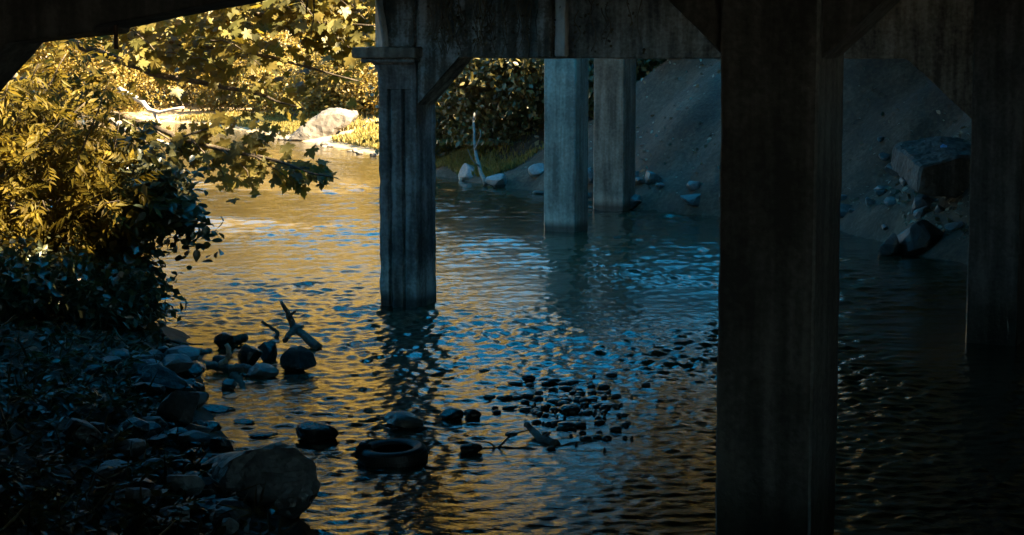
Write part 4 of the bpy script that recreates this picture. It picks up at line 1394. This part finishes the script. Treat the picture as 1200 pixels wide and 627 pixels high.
# low shrubs filling the bank under the golden shrub
for i, (x_, y_, lab) in enumerate([(-6.5, 24.2, 'low dark shrub on the left bank at the picture edge'), (-5.5, 25.3, 'low dark shrub on the left bank nearest the water'), (-7.2, 22.0, 'low dark shrub on the left bank above the stones')]):
    make_tree('low_shrub', lab, at_ground(x_, y_), 0.7, 0.75, M['leaf_dark'], 0.13, 4500, 610 + i, 'low shrubs on the left bank', 0.0, 0.02, 'shrub', 30, 0.2)

# low weeds on the left bank
rs = np.random.RandomState(44)
weed_at = [(40, 470, 'low weed above the blocky black boulder, far left'), (130, 480, 'low weed left of the angular boulder'), (25, 560, 'low weed at the left picture edge below the black boulder'),
           (150, 560, 'low weed left of the pale tilted slab'), (95, 590, 'low weed in the leaf litter at the bottom, left of centre bank'), (175, 610, 'low weed at the very bottom beside the bank stones'),
           (60, 425, 'low weed just under the golden shrub'), (140, 435, 'low weed between shrub and bank stones'), (40, 615, 'low weed in the bottom left corner'), (115, 530, 'low weed right of the blocky black boulder')]
for i, (px, py, lab) in enumerate(weed_at):
    p = W(px, py, 0.5)
    for it in range(6):
        p = W(px, py, gz(p.x, p.y))
    base = (p.x, p.y, gz(p.x, p.y))
    wd = thing('weed', lab, 'plant', base, 'low weeds on the left bank')
    m_ = 16
    ang = rs.uniform(0, 6.28, m_)
    tip = np.stack([np.cos(ang), np.sin(ang), rs.uniform(0.3, 1.1, m_)], 1)
    nn = np.stack([-np.cos(ang) * 0.6, -np.sin(ang) * 0.6, np.ones(m_)], 1) + rs.normal(size=(m_, 3)) * 0.2
    C_ = np.array(base)[None] + np.stack([np.cos(ang) * 0.02, np.sin(ang) * 0.02, np.full(m_, 0.02)], 1)
    t_, f_ = PINS[i % 5]
    V, Fq = leaves_dir(C_, nn, tip, rs.uniform(0.2, 0.42, m_), t_, f_)
    np_mesh('foliage', V, Fq, M['leaf_bramble'], wd, loc=base)

# ------------------------------------------------------------------ pinnate leaved sapling thicket on the left
PIN = [template_mesh('pinnate_leaf', t_, f_, M['leaf_gold']) for t_, f_ in PINS]
rs = np.random.RandomState(31)
rnd = random.Random(31)
sp_base = (-7.2, 26.4, gz(-7.2, 26.4))
sap = thing('shrub', 'tall golden shrub with feathery pinnate leaves on the left bank', 'shrub', sp_base)
stems = []
tips = []
tops = [(10, 95), (45, 75), (78, 62), (105, 70), (128, 95), (140, 130), (30, 140), (62, 150), (95, 165), (120, 190), (150, 175), (15, 215), (50, 235), (85, 245), (115, 250),
        (140, 235), (-20, 90), (-40, 150), (-25, 240), (70, 110), (100, 120), (35, 180), (155, 215), (20, 290), (75, 300), (115, 300)]
for i, (px, py) in enumerate(tops):
    dpt = rnd.uniform(24.6, 27.2)
    tp = P(px, py, dpt)
    bx = sp_base[0] + rnd.uniform(-1.0, 0.9) + (tp.x - sp_base[0]) * 0.3
    by = sp_base[1] + rnd.uniform(-0.7, 0.7)
    b_ = Vector((bx, by, gz(bx, by) - 0.1))
    mid = b_.lerp(tp, 0.55) + Vector((rnd.uniform(-.2, .2), rnd.uniform(-.2, .2), 0.25))
    path = smooth_path([b_, mid, tp], 12, 0.02, i)
    stems.append(tube(path, [0.028 * (1 - 0.75 * k / (len(path) - 1)) for k in range(len(path))], 6, 0.05, i))
    tips.append(path)
V, Fa = join(*stems)
mesh_obj('stem', V, Fa, M['bark'], sap, loc=sp_base, smooth=True)


def along(paths, n, rs, lo=0.3, spread=0.12):
    C, D_ = [], []
    for k in range(n):
        p = paths[rs.randint(len(paths))]
        f = lo + (1 - lo) * rs.uniform() ** 0.8
        q = f * (len(p) - 1)
        i = min(int(q), len(p) - 2)
        c = p[i].lerp(p[i + 1], q - i) + Vector(rs.normal(size=3) * spread)
        a = rs.uniform(0, 2 * math.pi)
        d_ = Vector((math.cos(a), math.sin(a) - 0.25, rs.uniform(-0.5, 0.55)))
        C.append(c)
        D_.append(d_.normalized())
    return C, D_


def pinn_normals(D_, rs):
    out = []
    for d_ in D_:
        n = Vector((0, 0, 1)) - d_ * d_.z + Vector(rs.normal(size=3) * 0.3) + Vector((0, -0.5, 0))
        out.append(n.normalized())
    return out


C, D_ = along(tips, 290, rs, 0.35, 0.06)
C = [c + Vector((0, -0.15, 0)) for c in C]
leaf_objects(PIN, C, pinn_normals(D_, rs), D_, rs.uniform(0.32, 0.58, len(C)), sap)
C, D_ = along(tips, 900, rs, 0.3, 0.16)
n = pinn_normals(D_, rs)
Ca, na, da = (np.array([tuple(c) for c in q]) for q in (C, n, D_))
VS, FS, off = [], [], 0
for k, (t_, f_) in enumerate(PINS):
    V, Fq = leaves_dir(Ca[k::5] + np.array([0, 0.35, 0]), na[k::5], da[k::5], rs.uniform(0.25, 0.55, len(Ca[k::5])), t_, f_)
    VS.append(V)
    FS.append(Fq + off)
    off += len(V)
V, Fq = np.concatenate(VS), np.concatenate(FS)
inner = np_mesh('inner_foliage', V, Fq, M['leaf_gold'], sap, loc=sp_base)
inner['kind'] = 'stuff'

# ------------------------------------------------------------------ glossy dark shrub leaning over the water
OV = template_mesh('ovate_leaf', T_OVATE, F_OVATE, M['leaf_dark'])
sb = (-5.9, 26.8, gz(-5.9, 26.8))
dark = thing('shrub', 'dark glossy broad leaved shrub arching out over the golden water', 'shrub', sb)
ends = [(238, 278), (228, 262), (212, 240), (205, 215), (190, 195), (175, 180), (155, 185), (168, 250), (150, 290), (165, 330), (150, 360), (175, 370), (120, 345), (90, 365), (60, 360),
        (20, 370), (130, 385), (40, 395), (90, 400), (-10, 370), (185, 225), (195, 250), (150, 265), (205, 240)]
paths = []
stems = []
for i, (px, py) in enumerate(ends):
    dpt = rnd.uniform(25.0, 26.6)
    e = P(px, py, dpt)
    b_ = Vector((sb[0] + rnd.uniform(-.9, .5), sb[1] + rnd.uniform(-.4, .4), sb[2] - 0.1))
    mid = b_.lerp(e, 0.6) + Vector((0, 0, 0.45 + max(0, (e.x - b_.x)) * 0.12))
    path = smooth_path([b_, mid, e], 12, 0.02, i + 50)
    paths.append(path)
    stems.append(tube(path, [0.02 * (1 - 0.7 * k / (len(path) - 1)) for k in range(len(path))], 5, 0.05, i))
V, Fa = join(*stems)
mesh_obj('stem', V, Fa, M['bark'], dark, loc=sb, smooth=True)
C, D_ = along(paths, 290, rs, 0.5, 0.12)
leaf_objects(OV, C, [(Vector(rs.normal(size=3) * 0.5) + Vector((0.15, -0.45, 0.7))) for c in C], [d_ + Vector((0, 0, -0.5)) for d_ in D_], rs.uniform(0.13, 0.22, len(C)), dark)
C, D_ = along(paths, 5200, rs, 0.3, 0.17)
Ca = np.array([tuple(c) for c in C])
na = rs.normal(size=(len(C), 3)) * 0.55 + np.array([0.1, -0.4, 0.7])
V, Fq = leaves_dir(Ca + np.array([0, 0.1, 0]), na, np.array([tuple(c) for c in D_]) + np.array([0, 0, -0.5]), rs.uniform(0.10, 0.20, len(C)), T_OVATE, F_OVATE)
inner = np_mesh('inner_foliage', V, Fq, M['leaf_dark'], dark, loc=sb)
inner['kind'] = 'stuff'

# ------------------------------------------------------------------ maple overhanging the river
MP = template_mesh('maple_leaf', T_MAPLE, F_MAPLE, M['leaf_maple'])
mb = (-15.5, 36.5, gz(-15.5, 36.5))
maple = thing('maple_tree', 'maple branches with broad lobed leaves hanging over the water', 'tree', mb)
parts = []
trunk = smooth_path([Vector(mb) + Vector((0, 0, -0.4)), Vector(mb) + Vector((0.3, -0.2, 3)), Vector(mb) + Vector((0.9, -0.5, 7)), Vector(mb) + Vector((1.2, -0.6, 11))], 14, 0.05, 1)
parts.append(tube(trunk, [0.32 - 0.018 * k for k in range(len(trunk))], 10, 0.06, 1))
limbs = [
    [trunk[4], P(-60, 70, 35.5), P(120, 128, 33.5), P(215, 162, 32.5), P(300, 184, 31.8), P(388, 207, 31.2)],
    [trunk[6], P(-20, 10, 35), P(150, 40, 34.2), P(290, 62, 33.6), P(420, 95, 33)],
    [trunk[7], P(60, -60, 35), P(220, 0, 34), P(330, 20, 33.5), P(440, 30, 33)],
    [trunk[6], P(60, 40, 34.5), P(180, 85, 33.8), P(280, 105, 33.3), P(350, 125, 33)],
    [trunk[8], P(100, -130, 35), P(260, -80, 34.2), P(380, -40, 33.6), P(470, -20, 33.5)],
]
twig_paths_low, twig_paths_up = [], []
for li, l in enumerate(limbs):
    path = smooth_path(l, 22, 0.03, li + 7)
    parts.append(tube(path, [0.10 * (1 - 0.86 * k / (len(path) - 1)) for k in range(len(path))], 7, 0.05, li))
    (twig_paths_low if li == 0 else twig_paths_up).append(path[len(path) // 3:])
low_twigs = [((160, 145), (175, 175), (190, 205)), ((200, 157), (215, 180), (232, 205)), ((225, 165), (250, 190), (268, 216)), ((260, 175), (285, 195), (296, 218)),
             ((215, 160), (245, 150), (265, 143)), ((270, 175), (300, 165), (312, 158)), ((300, 184), (325, 200), (345, 215)), ((290, 182), (320, 188), (352, 200)), ((340, 196), (362, 197), (386, 202)),
             ((130, 132), (160, 150), (185, 165)), ((180, 152), (212, 172), (240, 188))]
for i, tw in enumerate(low_twigs):
    path = smooth_path([P(a, b, 32.6 - 0.006 * (a - 150) + 0.2 * k) for k, (a, b) in enumerate(tw)], 8, 0.02, i)
    parts.append(tube(path, [0.02 * (1 - 0.7 * k / (len(path) - 1)) for k in range(len(path))], 5, 0.05, i))
    twig_paths_low.append(path)
for i in range(44):
    px, py = rnd.uniform(140, 440), rnd.uniform(-40, 110)
    if py > 60 + 0.25 * (px - 140) and px < 330:
        py -= 30
    if px > 350 and py > 60:
        py -= 60
    dpt = 33.5 + rnd.uniform(-1.2, 1.2)
    a = P(px - rnd.uniform(30, 70), py - rnd.uniform(10, 40), dpt + 0.4)
    b = P(px, py, dpt)
    path = smooth_path([a, a.lerp(b, 0.5) + Vector((0, 0, 0.15)), b], 8, 0.02, i)
    parts.append(tube(path, [0.018 * (1 - 0.7 * k / (len(path) - 1)) for k in range(len(path))], 4, 0.05, i))
    twig_paths_up.append(path)
V, Fa = join(*parts)
mesh_obj('trunk', V, Fa, M['bark'], maple, loc=mb, smooth=True)


def maple_leaf_set(paths, n, spread):
    C, D_ = along(paths, n, rs, 0.15, spread)
    N_ = [Vector(rs.normal(size=3) * 0.42) + Vector((-0.1, -0.75, 0.65)) for c in C]
    T_ = [Vector(rs.normal(size=3) * 0.6) + Vector((0.35, -0.2, -0.7)) for c in C]
    return C, N_, T_


C1, N1, T1 = maple_leaf_set(twig_paths_low, 130, 0.10)
C2, N2, T2 = maple_leaf_set(twig_paths_up, 165, 0.15)
leaf_objects(MP, C1 + C2, N1 + N2, T1 + T2, rs.uniform(0.14, 0.25, 295), maple)
C, N_, T_ = maple_leaf_set(twig_paths_up, 2600, 0.32)
V, Fq = leaves_dir(np.array([tuple(c) for c in C]) + np.array([0, 0.3, 0.1]), np.array([tuple(c) for c in N_]), np.array([tuple(c) for c in T_]), rs.uniform(0.13, 0.24, len(C)), T_MAPLE, F_MAPLE)
mc = np_mesh('crown', V, Fq, M['leaf_maple'], maple, loc=mb)
mc['kind'] = 'stuff'
C, N_, T_ = maple_leaf_set(twig_paths_low, 120, 0.12)
V, Fq = leaves_dir(np.array([tuple(c) for c in C]) + np.array([0, 0.15, 0]), np.array([tuple(c) for c in N_]), np.array([tuple(c) for c in T_]), rs.uniform(0.15, 0.26, len(C)), T_MAPLE, F_MAPLE)
mc = np_mesh('lower_crown', V, Fq, M['leaf_maple'], maple, loc=mb)
mc['kind'] = 'stuff'

for o in SC.objects:
    if '_w' in o:
        del o['_w']
